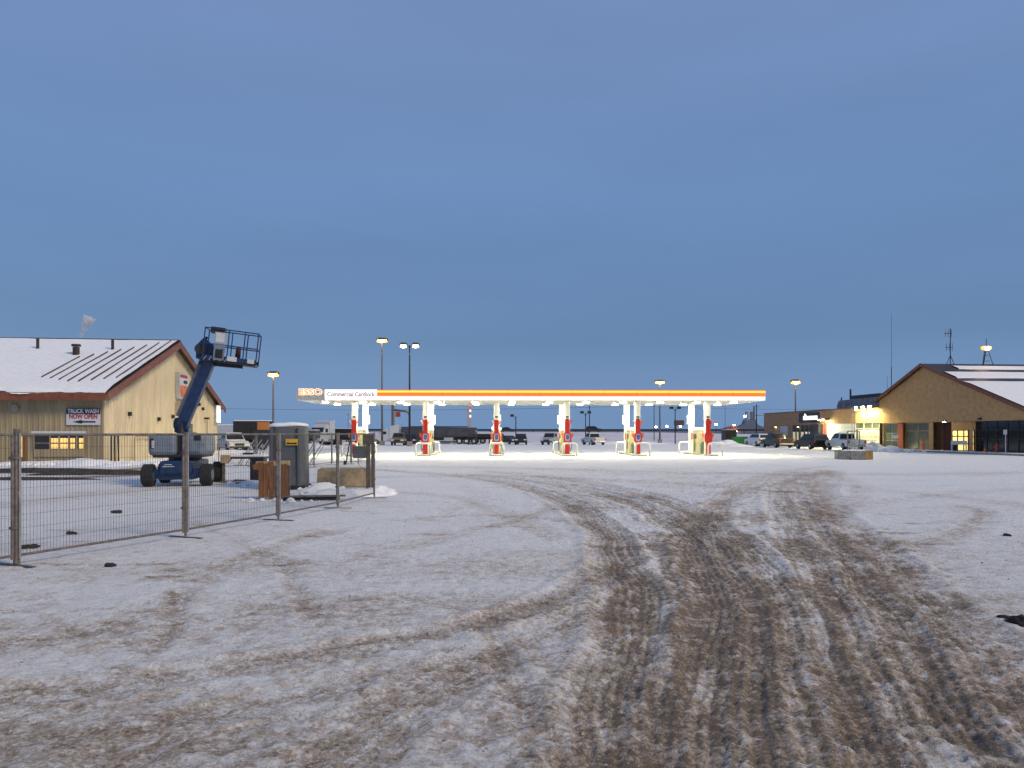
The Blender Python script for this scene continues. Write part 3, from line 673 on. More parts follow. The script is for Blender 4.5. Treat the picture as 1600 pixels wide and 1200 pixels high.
for s0, s1 in ((sL - .4, 0), (sR + .8, 0)):
    a, b = rt2(s0), PK
    MB().add([(s0, -.5, a + .16), (s1, -.5, b + .16), (s1, DP, b + .16), (s0, DP, a + .16), (s0, -.5, a + .01), (s1, -.5, b + .01), (s1, DP, b + .01), (s0, DP, a + .01)],
             [(0, 1, 2, 3), (7, 6, 5, 4), (0, 4, 5, 1), (1, 5, 6, 2), (2, 6, 7, 3), (3, 7, 4, 0)]).build('roof_slope', 'roofmetal', HB)
    MB().add([(s0, -.56, a + .20), (s1, -.56, b + .20), (s1, -.505, b + .20), (s0, -.505, a + .20), (s0, -.56, a - .12), (s1, -.56, b - .12), (s1, -.505, b - .12), (s0, -.505, a - .12)],
             [(0, 1, 2, 3), (7, 6, 5, 4), (0, 4, 5, 1), (1, 5, 6, 2), (2, 6, 7, 3), (3, 7, 4, 0)]).build('rake_fascia', 'trim', HB)
# snow on the slope facing the lot, with bared streaks as gaps between sheets
def snow_sheet(a0, a1, b0, b1):
    mb = MB(); n, k = 26, 40
    for i in range(n):
        for j in range(k):
            u = i / (n - 1); v = j / (k - 1)
            w = .35 * (fbm(np.array([v * 9.]), np.array([a0 * 3.]), 3, 4)[0] - .5)
            s = a0 + (a1 - a0) * u + float(w) * (1 - abs(2 * u - 1)) * 0 + float(w) * (1 if u in (0, 1) else .6)
            yy = b0 + (b1 - b0) * v
            e = min(1, 8 * min(u, 1 - u) + .05)
            mb.v.append((s, yy, rt2(s) + .165 + .10 * e))
    for i in range(n - 1):
        for j in range(k - 1): q = i * k + j; mb.f.append((q, q + k, q + k + 1, q + 1))
    mb.build('snow_sheet', 'snow', HB, smooth=True)
snow_sheet(.9, 2.0, 2.2, DP); snow_sheet(2.9, 5.0, -.2, DP); snow_sheet(5.9, 15.0, -.35, DP)
# bays of the ground floor
def bay(px0, px1, z0, z1, m, name='window', y=.55): return bx(name, m, HB, rs(px0), rs(px1), y, y + .06, z0, z1)
def bars(par, px0, px1, nx_, zs, m='roofmetal', y=.5, wdt=.06):
    a, b = rs(px0), rs(px1)
    for i in range(nx_ + 1):
        c = a + (b - a) * i / nx_; bx('mullion', m, par, c - wdt / 2, c + wdt / 2, y, y + .045, zs[0], zs[-1])
    for z in zs: bx('rail', m, par, a + wdt / 2 + .002, b - wdt / 2 - .002, y + .004, y + .04, z - wdt / 2, z + wdt / 2)
grn = mat('green_glass', (.10, .13, .10), .12, 0, .3, 1)
w = bay(1376, 1398, .3, SOF - .03, grn); bars(w, 1376, 1398, 2, (.3, 1.0, 1.8, SOF - .06), 'offwhite')
bay(1399.5, 1408, .0, SOF - .03, 'redpaint', 'red_pillar', .2)
w = bay(1408.5, 1448, .15, SOF - .03, grn); bars(w, 1408.5, 1448, 2, (.2, 2.05, SOF - .06), 'woodl' if False else 'pillar')
bay(1449, 1455.5, 0, SOF - .03, 'pillar', 'pillar', .15)
bay(1456, 1474, 0, SOF - .03, mat('dark_maroon', (.07, .02, .018), .6), 'maroon_recess', 1.2)
dd_ = bay(1474.5, 1511.5, .05, SOF - .03, 'pillar', 'entrance', .8)
for a, b in ((1477, 1484.5), (1485.5, 1494), (1495, 1501), (1503, 1510)):
    q = bx('door_leaf', mat('door_frame', (.10, .05, .02), .5), dd_, rs(a - .5), rs(b + .5), .74, .79, .06, 2.12)
    for z0, z1 in ((.2, .78), (.88, 1.45), (1.55, 2.04)):
        bx('pane', 'litdoor', q, rs(a) + .06, rs(b) - .06, .72, .738, z0, z1)
bay(1512, 1517, 0, SOF - .03, 'pillar', 'pillar', .15)
w = bx('window', 'glass', HB, rs(1517.5), sR - .3, .6, .66, .15, SOF - .03)
a, b = rs(1517.5), sR - .3
for i in range(7):
    c = a + (b - a) * i / 6; bx('mullion', 'roofmetal', w, c - .03, c + .03, .55, .598, .15, SOF - .05)
for z in (.17, 1.3, 2.1): bx('rail', 'roofmetal', w, a + .04, b - .04, .555, .597, z - .03, z + .03)
bx('wall_vent', 'dark', HB, rs(1531) - .15, rs(1533) + .1, -.12, -.003, rz_(656, 1532), rz_(652.5, 1532))
lp = bx('entrance_lamp', 'dark', HB, rs(1476), rs(1479), -.25, -.003, SOF - .02, SOF + .14)
bx('lens', 'floodw', lp, rs(1476) + .05, rs(1479) - .05, -.24, -.05, SOF - .05, SOF - .021).data.materials[0] = mat('entrance_lamp_glow', (1, 1, .9), .4, emit=(1, .92, .75), es=60)
# annex
AX = thing('flat_roof_annex', 'brown flat roofed annex with shop entrance and bright white bay door', 'building', (*RB0, 0), RA)
aL = rs(1194.5); AHt = 4.72
bx('annex_wall', 'brick', AX, aL, rs(1291) - .002, .0, .3, 0, AHt); bx('annex_wall', 'stucco', AX, rs(1291), sL - .01, .0, .3, 2.98, AHt)
bx('roof_deck', 'roofmetal', AX, aL, sL - .01, .301, 18, AHt - .5, AHt - .3)
bx('parapet_cap', 'trim', AX, aL - .1, sL - .01, -.08, .38, AHt + .002, AHt + .12)
MB().box(aL, aL + .3, .301, 18, 0, AHt).box(aL + .301, sL - .02, 17.7, 18, 0, AHt).build('side_walls', 'brick', AX)
wb = bx('bay_door', mat('white_bay_door', (.80, .80, .74), .5, 0, .04), AX, rs(1291.5), rs(1335), .10, .16, 0, 2.97)
for k in range(1, 6): bx('door_panel_joint', 'signgrey', wb, rs(1291.5), rs(1335), .085, .099, k * .5 - .012, k * .5 + .012)
bx('annex_pillar', 'redpaint', AX, rs(1288.5), rs(1291) - .004, -.1, -.002, 0, 3.2)
w = bx('shop_window', grn, AX, rs(1335.5), sL - .02, .10, .16, .1, 2.97)
for px in (1336, 1349, 1362, 1373): bx('mullion', 'offwhite', w, rs(px) - .05, rs(px) + .05, .05, .098, .1, 2.97)
for z in (.15, 1.0, 2.35): bx('rail', 'offwhite', w, rs(1336.5), sL - .08, .055, .097, z - .04, z + .04)
sg = bx('sign_box', 'navy', AX, rs(1251), rs(1281), -.25, -.003, rz_(660, 1266), rz_(645, 1266))
bx('lit_panel', mat('lit_shop_panel', (.9, .95, 1), .4, emit=(.95, 1, .85), es=1.3), sg, rs(1258), rs(1280), -.27, -.252, rz_(656, 1268), rz_(650, 1268))
MB().prism([(rs(1258), rz_(656, 1260)), (rs(1264), rz_(656, 1260)), (rs(1262.5), rz_(648, 1260)), (rs(1260.5), rz_(646, 1260))], -.285, -.272).build('emblem', mat('lit_emblem', (1, .95, .7), .4, emit=(1, .93, .6), es=1.5), sg)
for a, b in ((1239, 1244), (1245, 1249), (1251.5, 1257), (1258.5, 1262.5), (1264, 1271)):
    q = bx('entrance_glazing', 'glass', AX, rs(a), rs(b), -.05, -.002, .1, 2.9); 
    bx('pane', mat('dim_lit_pane', (.5, .45, .3), .3, emit=(.9, .8, .5), es=.35 if a < 1258 else .7), q, rs(a) + .12, rs(b) - .12, -.065, -.051, .3, 2.0)
bx('dark_canopy', 'dark', AX, rs(1272), rs(1286), -.6, -.003, 0.05, 3.0)
bx('notice_poster', 'offwhite', AX, rs(1219.5), rs(1231), -.05, -.003, rz_(680.5, 1225), rz_(666, 1225))
for px in (1213, 1248):
    q = bx('wall_sconce', 'dark', AX, rs(px) - .12, rs(px) + .12, -.2, -.003, rz_(667, px), rz_(665, px)); bx('lens', 'sconce', q, rs(px) - .1, rs(px) + .1, -.18, -.03, rz_(667, px) - .04, rz_(667, px) - .003)
q = bx('bay_lamp', 'dark', AX, rs(1293), rs(1296.5), -1.3, -.003, rz_(656, 1294), rz_(654, 1294)); bx('lens', 'floodw', q, rs(1293) + .05, rs(1296.5) - .05, -1.28, -.75, rz_(656, 1294) - .06, rz_(656, 1294) - .003)
for k, px in enumerate((1348, 1359, 1370)):
    t = thing('flood_light', f'bright flood light on the annex parapet, {["left", "middle", "right"][k]} of three', 'flood light', Matrix.Translation((*RB0, 0)) @ Matrix.Rotation(RA, 4, 'Z') @ Vector((rs(px), -.75, AHt - .05)), RA, 'annex flood lights')
    MB().beam((0, .74, 0), (0, .1, .15), .06).build('arm', 'dark', t)
    MB().box(-.34, .34, -.1, .12, -.13, .2).build('housing', 'dark', t)
    MB().add([(-.30, -.12, .16), (.30, -.12, .16), (.30, -.04, -.14), (-.30, -.04, -.14), (-.30, .10, -.14), (.30, .10, -.14), ], [(0, 1, 2, 3), (3, 2, 5, 4)]).build('lens', 'flood', t)
t = thing('banner', 'white banner with faded yellow lettering on the annex shop window', 'banner', Matrix.Translation((*RB0, 0)) @ Matrix.Rotation(RA, 4, 'Z') @ Vector(((rs(1342) + rs(1375)) / 2, -.06, 1.45)), RA)
hw = (rs(1375) - rs(1342)) / 2
bx('cloth', 'white', t, -hw, hw, -.01, .01, -.75, .75)
for zc, hgt_, m_, x0_, x1_ in ((.42, .22, 'signgrey', -.62, .55), (-.05, .30, 'mutedtan', -.92, .92), (-.48, .18, 'signgrey', -.80, .72)):
    xx = x0_ * hw; k_ = 0
    while xx < x1_ * hw:      # blurred, unreadable lettering in the photograph: strokes only
        w_ = .05 + .05 * ((k_ * 7) % 3); bx('print_stroke', m_, t, xx, xx + w_, -.014, -.0105, zc - hgt_ * (.5 if k_ % 3 else .35), zc + hgt_ * (.5 if k_ % 4 else .3)); xx += w_ + (.06 if k_ % 5 else .14); k_ += 1
# rooftop plant on annex
t = thing('rooftop_unit', 'grey rooftop plant with dark duct behind the annex parapet', 'roof unit', Matrix.Translation((*RB0, 0)) @ Matrix.Rotation(RA, 4, 'Z') @ Vector(((rs(1257) + rs(1325)) / 2, 6., AHt - .3)), RA)
hw = (rs(1322) - rs(1258)) / 2
MB().prism([(-hw, 0), (-hw, 1.2), (-hw + .5, 1.75), (hw - .6, 1.85), (hw, 1.5), (hw, 0)], -1.6, 1.6).build('housing', mat('unit_grey', (.22, .24, .28), .5, .3, .3, 2), t)
bx('duct', 'dark', t, -hw * .5, hw * .82, -1.2, 1.0, 1.86, 2.3)
MB().tube([(-hw * .55, -1, 1.2), (-hw * .55, -1, 3.2)], .12, 8).build('flue', 'dark', t)
MB().beam((-hw - .3, -1.2, 0), (-hw + .5, -1.2, 2.2), .12).build('stay', 'dark', t)
# antennas on the roofs
def on_right(s, yy, z): return Matrix.Translation((*RB0, 0)) @ Matrix.Rotation(RA, 4, 'Z') @ Vector((s, yy, z))
t = thing('roof_antenna', 'thin roof antenna mast with two crossed element rows on the hall ridge', 'antenna', on_right(.25, 2.5, PK + .1))
MB().tube([(0, 0, .0), (0, 0, 3.6)], .05, 6).build('mast', 'dark', t)
for sx__ in (-.45, .45): MB().beam((sx__, 0, -.15), (0, 0, .9), .05).build('stay', 'dark', t)
for z, hw_ in ((3.1, .5), (1.7, .4)):
    e = MB().tube([(-hw_ - .1, 0, z), (.15, 0, z)], .035, 6).build('boom', 'dark', t)
    for k in range(3): MB().tube([(-hw_ + k * .3, 0, z - .35), (-hw_ + k * .3, 0, z + .4)], .022, 5).build('element', 'dark', e)
t = thing('roof_beacon', 'small lattice tripod with glowing orange lamp behind the hall ridge', 'lamp', on_right(.3, 6.3, PK + .1))
for sx__ in (-.55, .55): MB().beam((sx__, -.3, -.2), (sx__ * .25, 0, 1.6), .06).build('leg', 'dark', t)
MB().beam((0, .5, -.2), (0, 0, 1.6), .06).build('leg', 'dark', t)
for z in (.35, .9): MB().beam((-.45 + z * .2, 0, z), (.45 - z * .2, 0, z), .04).build('brace', 'dark', t)
MB().tube([(0, 0, 1.6), (0, 0, 2.6)], .035, 6).build('spike', 'dark', t)
MB().tube([(-.42, 0, 1.62), (-.3, 0, 1.66), (.3, 0, 1.66), (.42, 0, 1.62)], .20, 12).build('lamp_halo_head', mat('beacon_halo', (1, .6, .2), .4, emit=(1.0, .40, .07), es=1.6), t, smooth=True); MB().tube([(-.2, -.06, 1.64), (0, -.1, 1.64), (.2, -.06, 1.64)], .17, 10).build('bulb', 'sodium_core', t, smooth=True)  # orange head imitates the halo around the bright beacon bulb
for k, (px, z1, yy) in enumerate(((1348, 8.8, 3.), (1368, 15.6, 2.))):
    s = rs(px) - (.0 if k == 0 else .2); p = on_right(s, yy, AHt - .3)
    t = thing('whip_antenna', ['short whip antenna rising from the annex roof', 'tall thin whip antenna beside the hall gable'][k], 'antenna', p)
    MB().tube([(0, 0, 0), (0, 0, (z1 - AHt) * .45)], .045, 6).build('base_mast', 'dark', t)
    MB().tube([(0, 0, (z1 - AHt) * .45), (0, 0, z1 - AHt)], .022, 5, .012).build('whip', 'dark', t)
# things in front of the hall
def hall_pt(px, off): return on_right(rs(px), -off, 0)
sw = bx('sidewalk', 'concg', HB, sL, sR + 3, -2.4, .14, -.05, .12, .03); sw.parent = None; sw.location = (*RB0, 0); sw.rotation_euler = (0, 0, RA); tag(sw, 'raised concrete pavement in front of the hall', kind='structure')
ss = bx('pavement_snow', 'snow', None, sL, sR + 3, -2.25, -.3, .121, .16, .02); ss.location = (*RB0, 0); ss.rotation_euler = (0, 0, RA); tag(ss, 'thin snow lying on the pavement by the hall', kind='stuff')
t = thing('bench_sign', 'white crossbar board on two legs beside the hall entrance', 'sign', hall_pt(1517.5, 1.2), RA + .35)
bx('board', 'offwhite', t, -.75, .75, -.03, .03, .75, 1.12); bx('print_strip', 'signgrey', t, -.45, .35, -.035, -.0305, .90, .98)
for s_ in (-.68, .68): bx('leg', 'offwhite', t, s_ - .05, s_ + .05, -.025, .025, .1, .748)
t = thing('litter_bin', 'black litter bin in front of the lit hall doors', 'bin', hall_pt(1502, .7))
MB().tube([(0, 0, .1), (0, 0, .85), (0, 0, .95)], .26, 14, .30).build('body', 'black', t); MB().tube([(0, 0, .95), (0, 0, 1.05)], .31, 14, .2).build('lid', 'black', t)
t = thing('sign_post', 'small rectangular sign on a post before the dark bay window', 'sign', hall_pt(1420, 1.5), RA + .5)
bx('plate', 'offwhite', t, -.32, .32, -.02, .0, 1.25, 1.60); MB().tube([(0, .03, 0), (0, .03, 1.6)], .03, 8).build('pole', 'steel', t)
t = thing('bollard', 'red orange bollard beside the pillar left of the hall entrance', 'bollard', hall_pt(1449.5, .5))
MB().tube([(0, 0, 0), (0, 0, 1.15), (0, 0, 1.22)], .14, 12, .11).build('pipe', 'orange', t, smooth=False)
bx('reflective_band', 'offwhite', t, -.145, .145, -.145, .145, .85, .95)
t = thing('fire_hydrant', 'dark red hydrant in front of the dark hall windows', 'hydrant', hall_pt(1580, 1.3))
MB().tube([(0, 0, .1), (0, 0, .2), (0, 0, .75)], .17, 12, .13).build('barrel', 'redpaint', t); MB().tube([(0, 0, .75), (0, 0, .88), (0, 0, .98)], .16, 12, .05).build('bonnet', 'redpaint', t); MB().tube([(-.25, 0, .6), (.25, 0, .6)], .07, 10).build('outlet', 'redpaint', t)
t = thing('traffic_cone', 'small orange cone lying by the hydrant', 'cone', hall_pt(1566, 1.6))
MB().tube([(0, 0, .16), (0, 0, .5)], .15, 12, .03).build('cone_body', 'orange', t); bx('cone_base', 'orange', t, -.18, .18, -.18, .18, .125, .158)
t = thing('parking_sign', 'round topped sign on a white post at the right edge', 'sign', hall_pt(1597, 1.5), RA)
bx('plate', 'offwhite', t, -.2, .2, -.02, 0, 1.7, 2.1); MB().tube([(0, .03, 0), (0, .03, 2.1)], .035, 8).build('pole', 'offwhite', t)
for k, (px, off, l, hz) in enumerate(((1385, 3.2, 1.9, .95), (1405, 3.0, 1.8, .8), (1432, 2.8, 1.7, .55))):
    p = hall_pt(px, off); heap('snow_pile', ['tall snow pile below the banner', 'ploughed snow pile before the red pillar', 'low snow pile around the sign post'][k], p[0], p[1], l, 1.3, hz, RA, 60 + k)

# ------------------------------------------------------------------ octagonal concrete base with pipe frame
X, Y = GP(1343, 718)
t = thing('concrete_planter', 'weathered octagonal concrete base with brown stain standing in the lot', 'planter', (X, Y + .9, 0), .2)
for k in range(8):
    a = 2 * math.pi * (k + .5) / 8; c = Vector((math.cos(a), math.sin(a), 0)); r_ = Vector((-math.sin(a), math.cos(a), 0)); hw_ = 1.14 * math.tan(math.pi / 8) - .01
    mtx = Matrix(((c.x, r_.x, 0, 0), (c.y, r_.y, 0, 0), (0, 0, 1, 0), (0, 0, 0, 1)))
    MB().box(.90, 1.16, -hw_, hw_, 0, .60, mtx).build('side_block', 'concg' if k != 6 else mat('rust_stained_concrete', (.24, .15, .05), .85, 0, .3, 3, .4), t, bevel=.03)
MB().tube([(0, 0, .45), (0, 0, .58), (0, 0, .66)], .98, 20, .6).build('snow_fill', 'snow', t, smooth=True)
t = thing('pipe_frame', 'thin rusty square pipe frame standing on the octagonal base', 'frame', (X - .1, Y + .85, .6), .1)
for a, b in (((-.35, 0, 0), (-.35, 0, 1.35)), ((-.35, 0, 1.35), (.52, 0, 1.35)), ((.52, 0, 1.35), (.52, 0, -.02))): MB().beam(a, b, .06).build('pipe', 'rusty_steel', t)
t = thing('thin_mast', 'slim pale lattice mast rising from the octagonal base', 'mast', (X + .05, Y + 1.05, .55))
for a in (-.09, .09): MB().tube([(a, 0, 0), (a, 0, 3.1)], .025, 6).build('rail', 'steel', t)
for k in range(9): MB().beam((-.09, 0, .2 + k * .34), (.09, 0, .2 + k * .34), .025).build('rung', 'steel', t)

# ------------------------------------------------------------------ temporary fence
posts = [(25, 884), (290, 840), (435, 813), (528, 794), (585, 778)]
pw = [GP(*p) for p in posts]
d0 = (Vector(pw[0]) - Vector(pw[1])).normalized(); pw = [tuple(Vector(pw[0]) + d0 * 2.95)] + pw
def fence_panel(a, b, label, group, wires=True, foot=True, rust=True, mtop='rusty_steel', hgt=1.80):
    a = Vector((*a, 0)); b = Vector((*b, 0)); L = (b - a).length; ang = math.atan2(b.y - a.y, b.x - a.x)
    t = thing('temporary_fence', label, 'fence', a, ang, group)
    MB().tube([(.05, 0, .09), (.05, 0, hgt)], .021, 8).build('end_tube', 'steel', t); MB().tube([(L - .05, 0, .09), (L - .05, 0, hgt)], .021, 8).build('end_tube', 'rusty_steel', t)
    MB().tube([(.05, 0, hgt - .02), (L - .05, 0, hgt - .02)], .019, 8).build('top_rail', mtop, t); MB().tube([(.05, 0, .14), (L - .05, 0, .14)], .019, 8).build('bottom_rail', 'rusty_steel', t)
    if wires:
        mb = MB(); n = int(L / .05)
        for i in range(1, n): mb.beam((.05 + (L - .1) * i / n, 0, .14), (.05 + (L - .1) * i / n, 0, hgt - .02), .003)
        for k in range(1, 9): mb.beam((.05, .003, .14 + 1.64 * k / 9), (L - .05, .003, .14 + 1.64 * k / 9), .003)
        tag(mb.build('wire_mesh', 'dark', t), kind='stuff')
    if foot:
        MB().beam((L, -.36, .012), (L, .36, .012), .06, .012).build('foot_plate', 'rusty_steel', t)
        MB().tube([(L, 0, .03), (L, 0, hgt + .02)], .022, 8).build('support_post', 'rusty_steel', t)
        for z in (.5, 1.45): bx('clamp', 'rusty_steel', t, L - .08, L + .03, -.03, .03, z, z + .035)
    return t
fl = ['nearest wire fence panel, cut off by the left edge', 'wire fence panel in front of the truck wash window and gable', 'wire fence panel in front of the boom lift and orange post', 'wire fence panel in front of the timber stand', 'farthest near-side wire fence panel ending at the utility post']
for i in range(5): fence_panel(pw[i], pw[i + 1], fl[i], 'near fence line')
t = thing('fence_post', 'thick weathered post at the first fence joint on the left', 'post', (pw[1][0] - .03, pw[1][1] + .06, 0)); MB().tube([(0, 0, 0), (0, 0, 1.86)], .042, 10).build('pipe', 'rusty_steel', t); bx('clamp_band', 'yellow', t, -.046, .046, -.046, .046, .98, 1.0)
bk = [GP(340, 733), GP(400, 731), GP(445, 730), GP(491, 730), GP(518, 726), GP(549, 725), GP(583, 722)]
bl = ['back fence panel beside the far truck wash corner', 'back fence panel left of the grey tank', 'back fence panel hidden behind the grey tank', 'back fence panel right of the grey tank', 'back fence panel behind the concrete block', 'back fence panel nearest the utility post']
for i in range(6): fence_panel(bk[i], bk[i + 1], bl[i], 'back fence line', wires=i < 3, mtop='steel')
for k, (px, py) in enumerate(((468, 730), (480, 731), (372, 727), (383, 728), (393, 729))):
    X, Y = GP(px, py); t = thing('fence_brace', ['leaning fence brace, first right of the grey tank', 'leaning fence brace, second right of the grey tank', 'leaning brace left of the grey tank, leftmost', 'leaning brace left of the grey tank, middle', 'leaning brace left of the grey tank, nearest to it'][k], 'brace', (X, Y, 0), 0, 'fence braces')
    MB().beam((0, 0, .02), (.75, .5, 1.45), .05).build('strut', 'steel', t); MB().beam((.12, 0, .02), (.80, .5, 1.25), .03).build('tie', 'steel', t); MB().beam((-.2, -.1, .02), (.25, .1, .02), .07, .03).build('foot', 'steel', t)

# ------------------------------------------------------------------ site clutter behind the fence
X, Y = GP(443, 765)
t = thing('grey_tank', 'tall grey rounded tank with yellow sticker and snow on top', 'tank', (X, Y + .6, 0), .08)
n = 30; ring = [(.60 * math.copysign(abs(math.cos(a)) ** .6, math.cos(a)), .55 * math.copysign(abs(math.sin(a)) ** .6, math.sin(a))) for a in np.linspace(0, 2 * math.pi, n, endpoint=False)]
mb = MB(); 
for z, s in ((.12, 1.02), (.2, 1.03), (1.97, .97), (2.02, .95)): mb.v += [(x_ * s, y_ * s, z) for x_, y_ in ring]
for l in range(3): mb.f += [(l * n + k, l * n + (k + 1) % n, (l + 1) * n + (k + 1) % n, (l + 1) * n + k) for k in range(n)]
mb.f += [tuple(range(n))[::-1], tuple(3 * n + k for k in range(n))]; mb.build('shell', 'tank', t, smooth=False)
for a in (-.42, .42): bx('shell_rib', 'tank', t, a - .03, a + .03, -.60, -.50, .2, 2.0)
bx('sticker', 'yellow', t, .02, .40, -.605, -.565, 1.42, 1.62); bx('sticker_text', 'black', t, .05, .37, -.612, -.606, 1.45, 1.50)
bx('skid', 'dark', t, -.62, .62, -.5, .5, 0, .12)
mb = MB()
for z, s in ((2.02, 1.0), (2.09, .99), (2.13, .80), (2.15, .4)): mb.v += [(x_ * s, y_ * s, z + .02 * math.sin(5 * x_)) for x_, y_ in ring]
for l in range(3): mb.f += [(l * n + k, l * n + (k + 1) % n, (l + 1) * n + (k + 1) % n, (l + 1) * n + k) for k in range(n)]
mb.f += [tuple(range(n))[::-1], tuple(3 * n + k for k in range(n))]; mb.build('snow_cap', 'snow', t, smooth=True)
X, Y = GP(428, 779)
t = thing('timber_stand', 'orange brown stained timber stand in front of the grey tank', 'stand', (X, Y, 0), .15)
for k, (a, z) in enumerate(((-.40, 1.0), (-.27, .97), (-.13, 1.02))): bx('board', 'wood', t, a, a + .125, -.06, .02, .0 if k != 1 else .05, z, .005)
bx('cavity_shade_panel', 'woodg', t, .0, .18, .0, .05, .02, .9); bx('board', 'wood', t, .18, .36, -.05, .03, .02, .95, .005)  # dark sheet added behind the gap to paint the cavity's shade
MB().beam((-.48, .05, .96), (.42, .05, .98), .11, .13).build('cross_timber', 'woodl', t)
MB().prism([(-.52, .80), (-.40, .80), (-.40, 1.0), (-.58, .92)], -.07, .08).build('bracket', 'wood', t)
bx('leg', 'woodg', t, .0, .10, .10, .24, 0, .90); bx('leg', 'woodg', t, .30, .40, .12, .25, 0, .90)
X, Y = GP(378, 752)
t = thing('work_table', 'snow covered low table top on dark drums left of the grey tank', 'table', (X + .35, Y - .2, 0), .1)
bx('top', 'dark', t, -.75, .65, -.4, .4, .86, .92); bx('snow_layer', 'snow', t, -.73, .63, -.38, .38, .921, 1.01, .03); bx('drum_support', 'black', t, .1, .58, -.3, .3, 0, .858); bx('dark_case', 'dark', t, -.2, .15, -.15, .1, 1.012, 1.08)
t = thing('beige_block', 'small beige wedge shaped block hanging by the snowy table', 'block', (X - .30, Y - .55, 0), .1)
MB().prism([(-.25, .72), (-.25, 1.0), (.10, 1.0), (.12, .88), (-.02, .70)], -.12, .12).build('wedge', 'conc', t); bx('prop', 'woodg', t, -.20, -.12, -.05, .05, 0, .72)
X, Y = GP(537, 761)
t = thing('concrete_block', 'long beige concrete barrier block with snow on top', 'concrete block', (X, Y + .35, 0), .06)
MB().prism([(-.92, .0), (-.90, .58), (-.82, .62), (.80, .62), (.86, .58), (.88, 0)], -.32, .32).build('block', 'conc', t, bevel=.03)
bx('snow_layer', 'snow', t, -.80, .78, -.29, .29, .621, .72, .035)
X, Y = GP(495, 781)
t = thing('steel_beam', 'dark rusty steel beam lying in the snow before the tank', 'beam', (X, Y, 0), .1)
MB().beam((-.9, 0, .10), (.75, .1, .10), .16, .04).build('upper_flange', 'rusty_steel', t); MB().beam((-.9, 0, .05), (.6, .1, .05), .03, .10).build('web', 'dark', t); MB().beam((-.9, 0, .01), (.6, .1, .01), .16, .03).build('lower_flange', 'dark', t)
X, Y = GP(579, 764)
t = thing('utility_post', 'weathered timber post pair carrying a grey meter box at the fence end', 'utility post', (X, Y, 0), 0)
bx('timber', 'woodg', t, -.13, -.01, -.07, .07, 0, 1.78, .008); bx('timber', 'woodg', t, .03, .12, -.06, .06, 0, 1.75, .008)
bx('cross_head', 'woodg', t, -.24, .14, -.10, -.07, 1.45, 1.80); mbx = bx('meter_box', mat('meter_box_green', (.08, .09, .075), .5), t, -.55, -.135, -.12, .12, 1.0, 1.38, .01); bx('box_door', 'tank', mbx, -.53, -.155, -.13, -.121, 1.02, 1.36)
MB().tube([(-.4, 0, 1.0), (-.4, 0, .8), (-.1, .09, .5), (-.1, .09, 0)], .02, 6).build('conduit', 'steel', t)
X, Y = GP(548, 727)
t = thing('leaning_pole', 'dark pole leaning at the back fence before the first pump', 'pole', (X, Y - 1.2, 0)); MB().tube([(-.05, 0, 0), (.05, 0, .4), (.25, .1, 1.75)], .05, 8, .03).build('pole', 'dark', t); MB().tube([(-.08, 0, 0), (-.04, 0, .3)], .08, 8).build('foot', 'dark', t)
for k, (px, py, l, w_, hz, sd_) in enumerate(((540, 774, 1.35, .5, .26, 71), (505, 766, .8, .5, .20, 72), (590, 772, .55, .45, .25, 73), (395, 757, 1.0, .6, .15, 74))):
    X, Y = GP(px, py); heap('snow_pile', ['broken snow pile in front of the concrete block', 'snow heap between tank and concrete block', 'small snow heap at the fence end', 'shallow snow heap left of the timber stand'][k], X, Y, l, w_, hz, .1, sd_, rough=.6)
for k, (px, py) in enumerate(((368, 756), (384, 754), (392, 757))):
    X, Y = GP(px, py); t = thing('loose_plank', f'loose dark plank lying in snow left of the timber stand, {["leftmost", "middle", "rightmost"][k]}', 'plank', (X, Y, .05), [.3, -.5, .9][k], 'loose planks')
    bx('plank', 'woodg', t, -.55, .55, -.07, .07, 0, .05, .006)
def clod(name, label, px, py, r, m='dirtlump', seed=1, grp=None):
    X, Y = GP(px, py); bm = bmesh.new(); bmesh.ops.create_icosphere(bm, subdivisions=3, radius=1)
    rs_ = np.random.default_rng(seed); ph = rs_.random(9) * 6
    for v in bm.verts:
        c = v.co; f = 1 + .28 * math.sin(3.1 * c.x + ph[0]) * math.sin(2.7 * c.y + ph[1]) + .22 * math.sin(6.3 * c.x + ph[2] + 4 * c.z) * math.sin(5.1 * c.y + ph[3]) + .12 * math.sin(13 * c.x + ph[4]) * math.sin(11 * c.y + ph[5])
        v.co = Vector((c.x * f * r * 1.5, c.y * f * r, max(-.02, c.z * f * r * .6)))
    me_ = bpy.data.meshes.new(name); bm.to_mesh(me_); bm.free(); me_.materials.append(M[m]); o = bpy.data.objects.new(name, me_); col.objects.link(o); o.location = (X, Y, 0); o.rotation_euler = (0, 0, seed)
    return tag(o, label, 'clod', grp)
clod('mud_clod', 'dark mud clod on the snow just below the second fence panel', 173, 884, .055, seed=3)
clod('mud_clod', 'dark mud lump behind the first fence panel', 47, 856, .09, seed=4)
clod('mud_clod', 'large black mud lump at the right edge of the dirty lane', 1596, 974, .10, seed=5)
clod('mud_clod', 'smaller black mud lump left of the large one at the right edge', 1572, 966, .05, seed=6)
clod('mud_clod', 'small dark chip on clean snow at far right', 1573, 836, .05, seed=8)
clod('mud_clod', 'flat dark lump in the snow behind the second fence panel', 112, 834, .07, seed=9)
clod('mud_clod', 'dark lump in the snow right of the lift wheels', 354, 754, .09, seed=10)
clod('mud_clod', 'small dark lump behind the second fence panel near the lift', 182, 801, .09, seed=12)
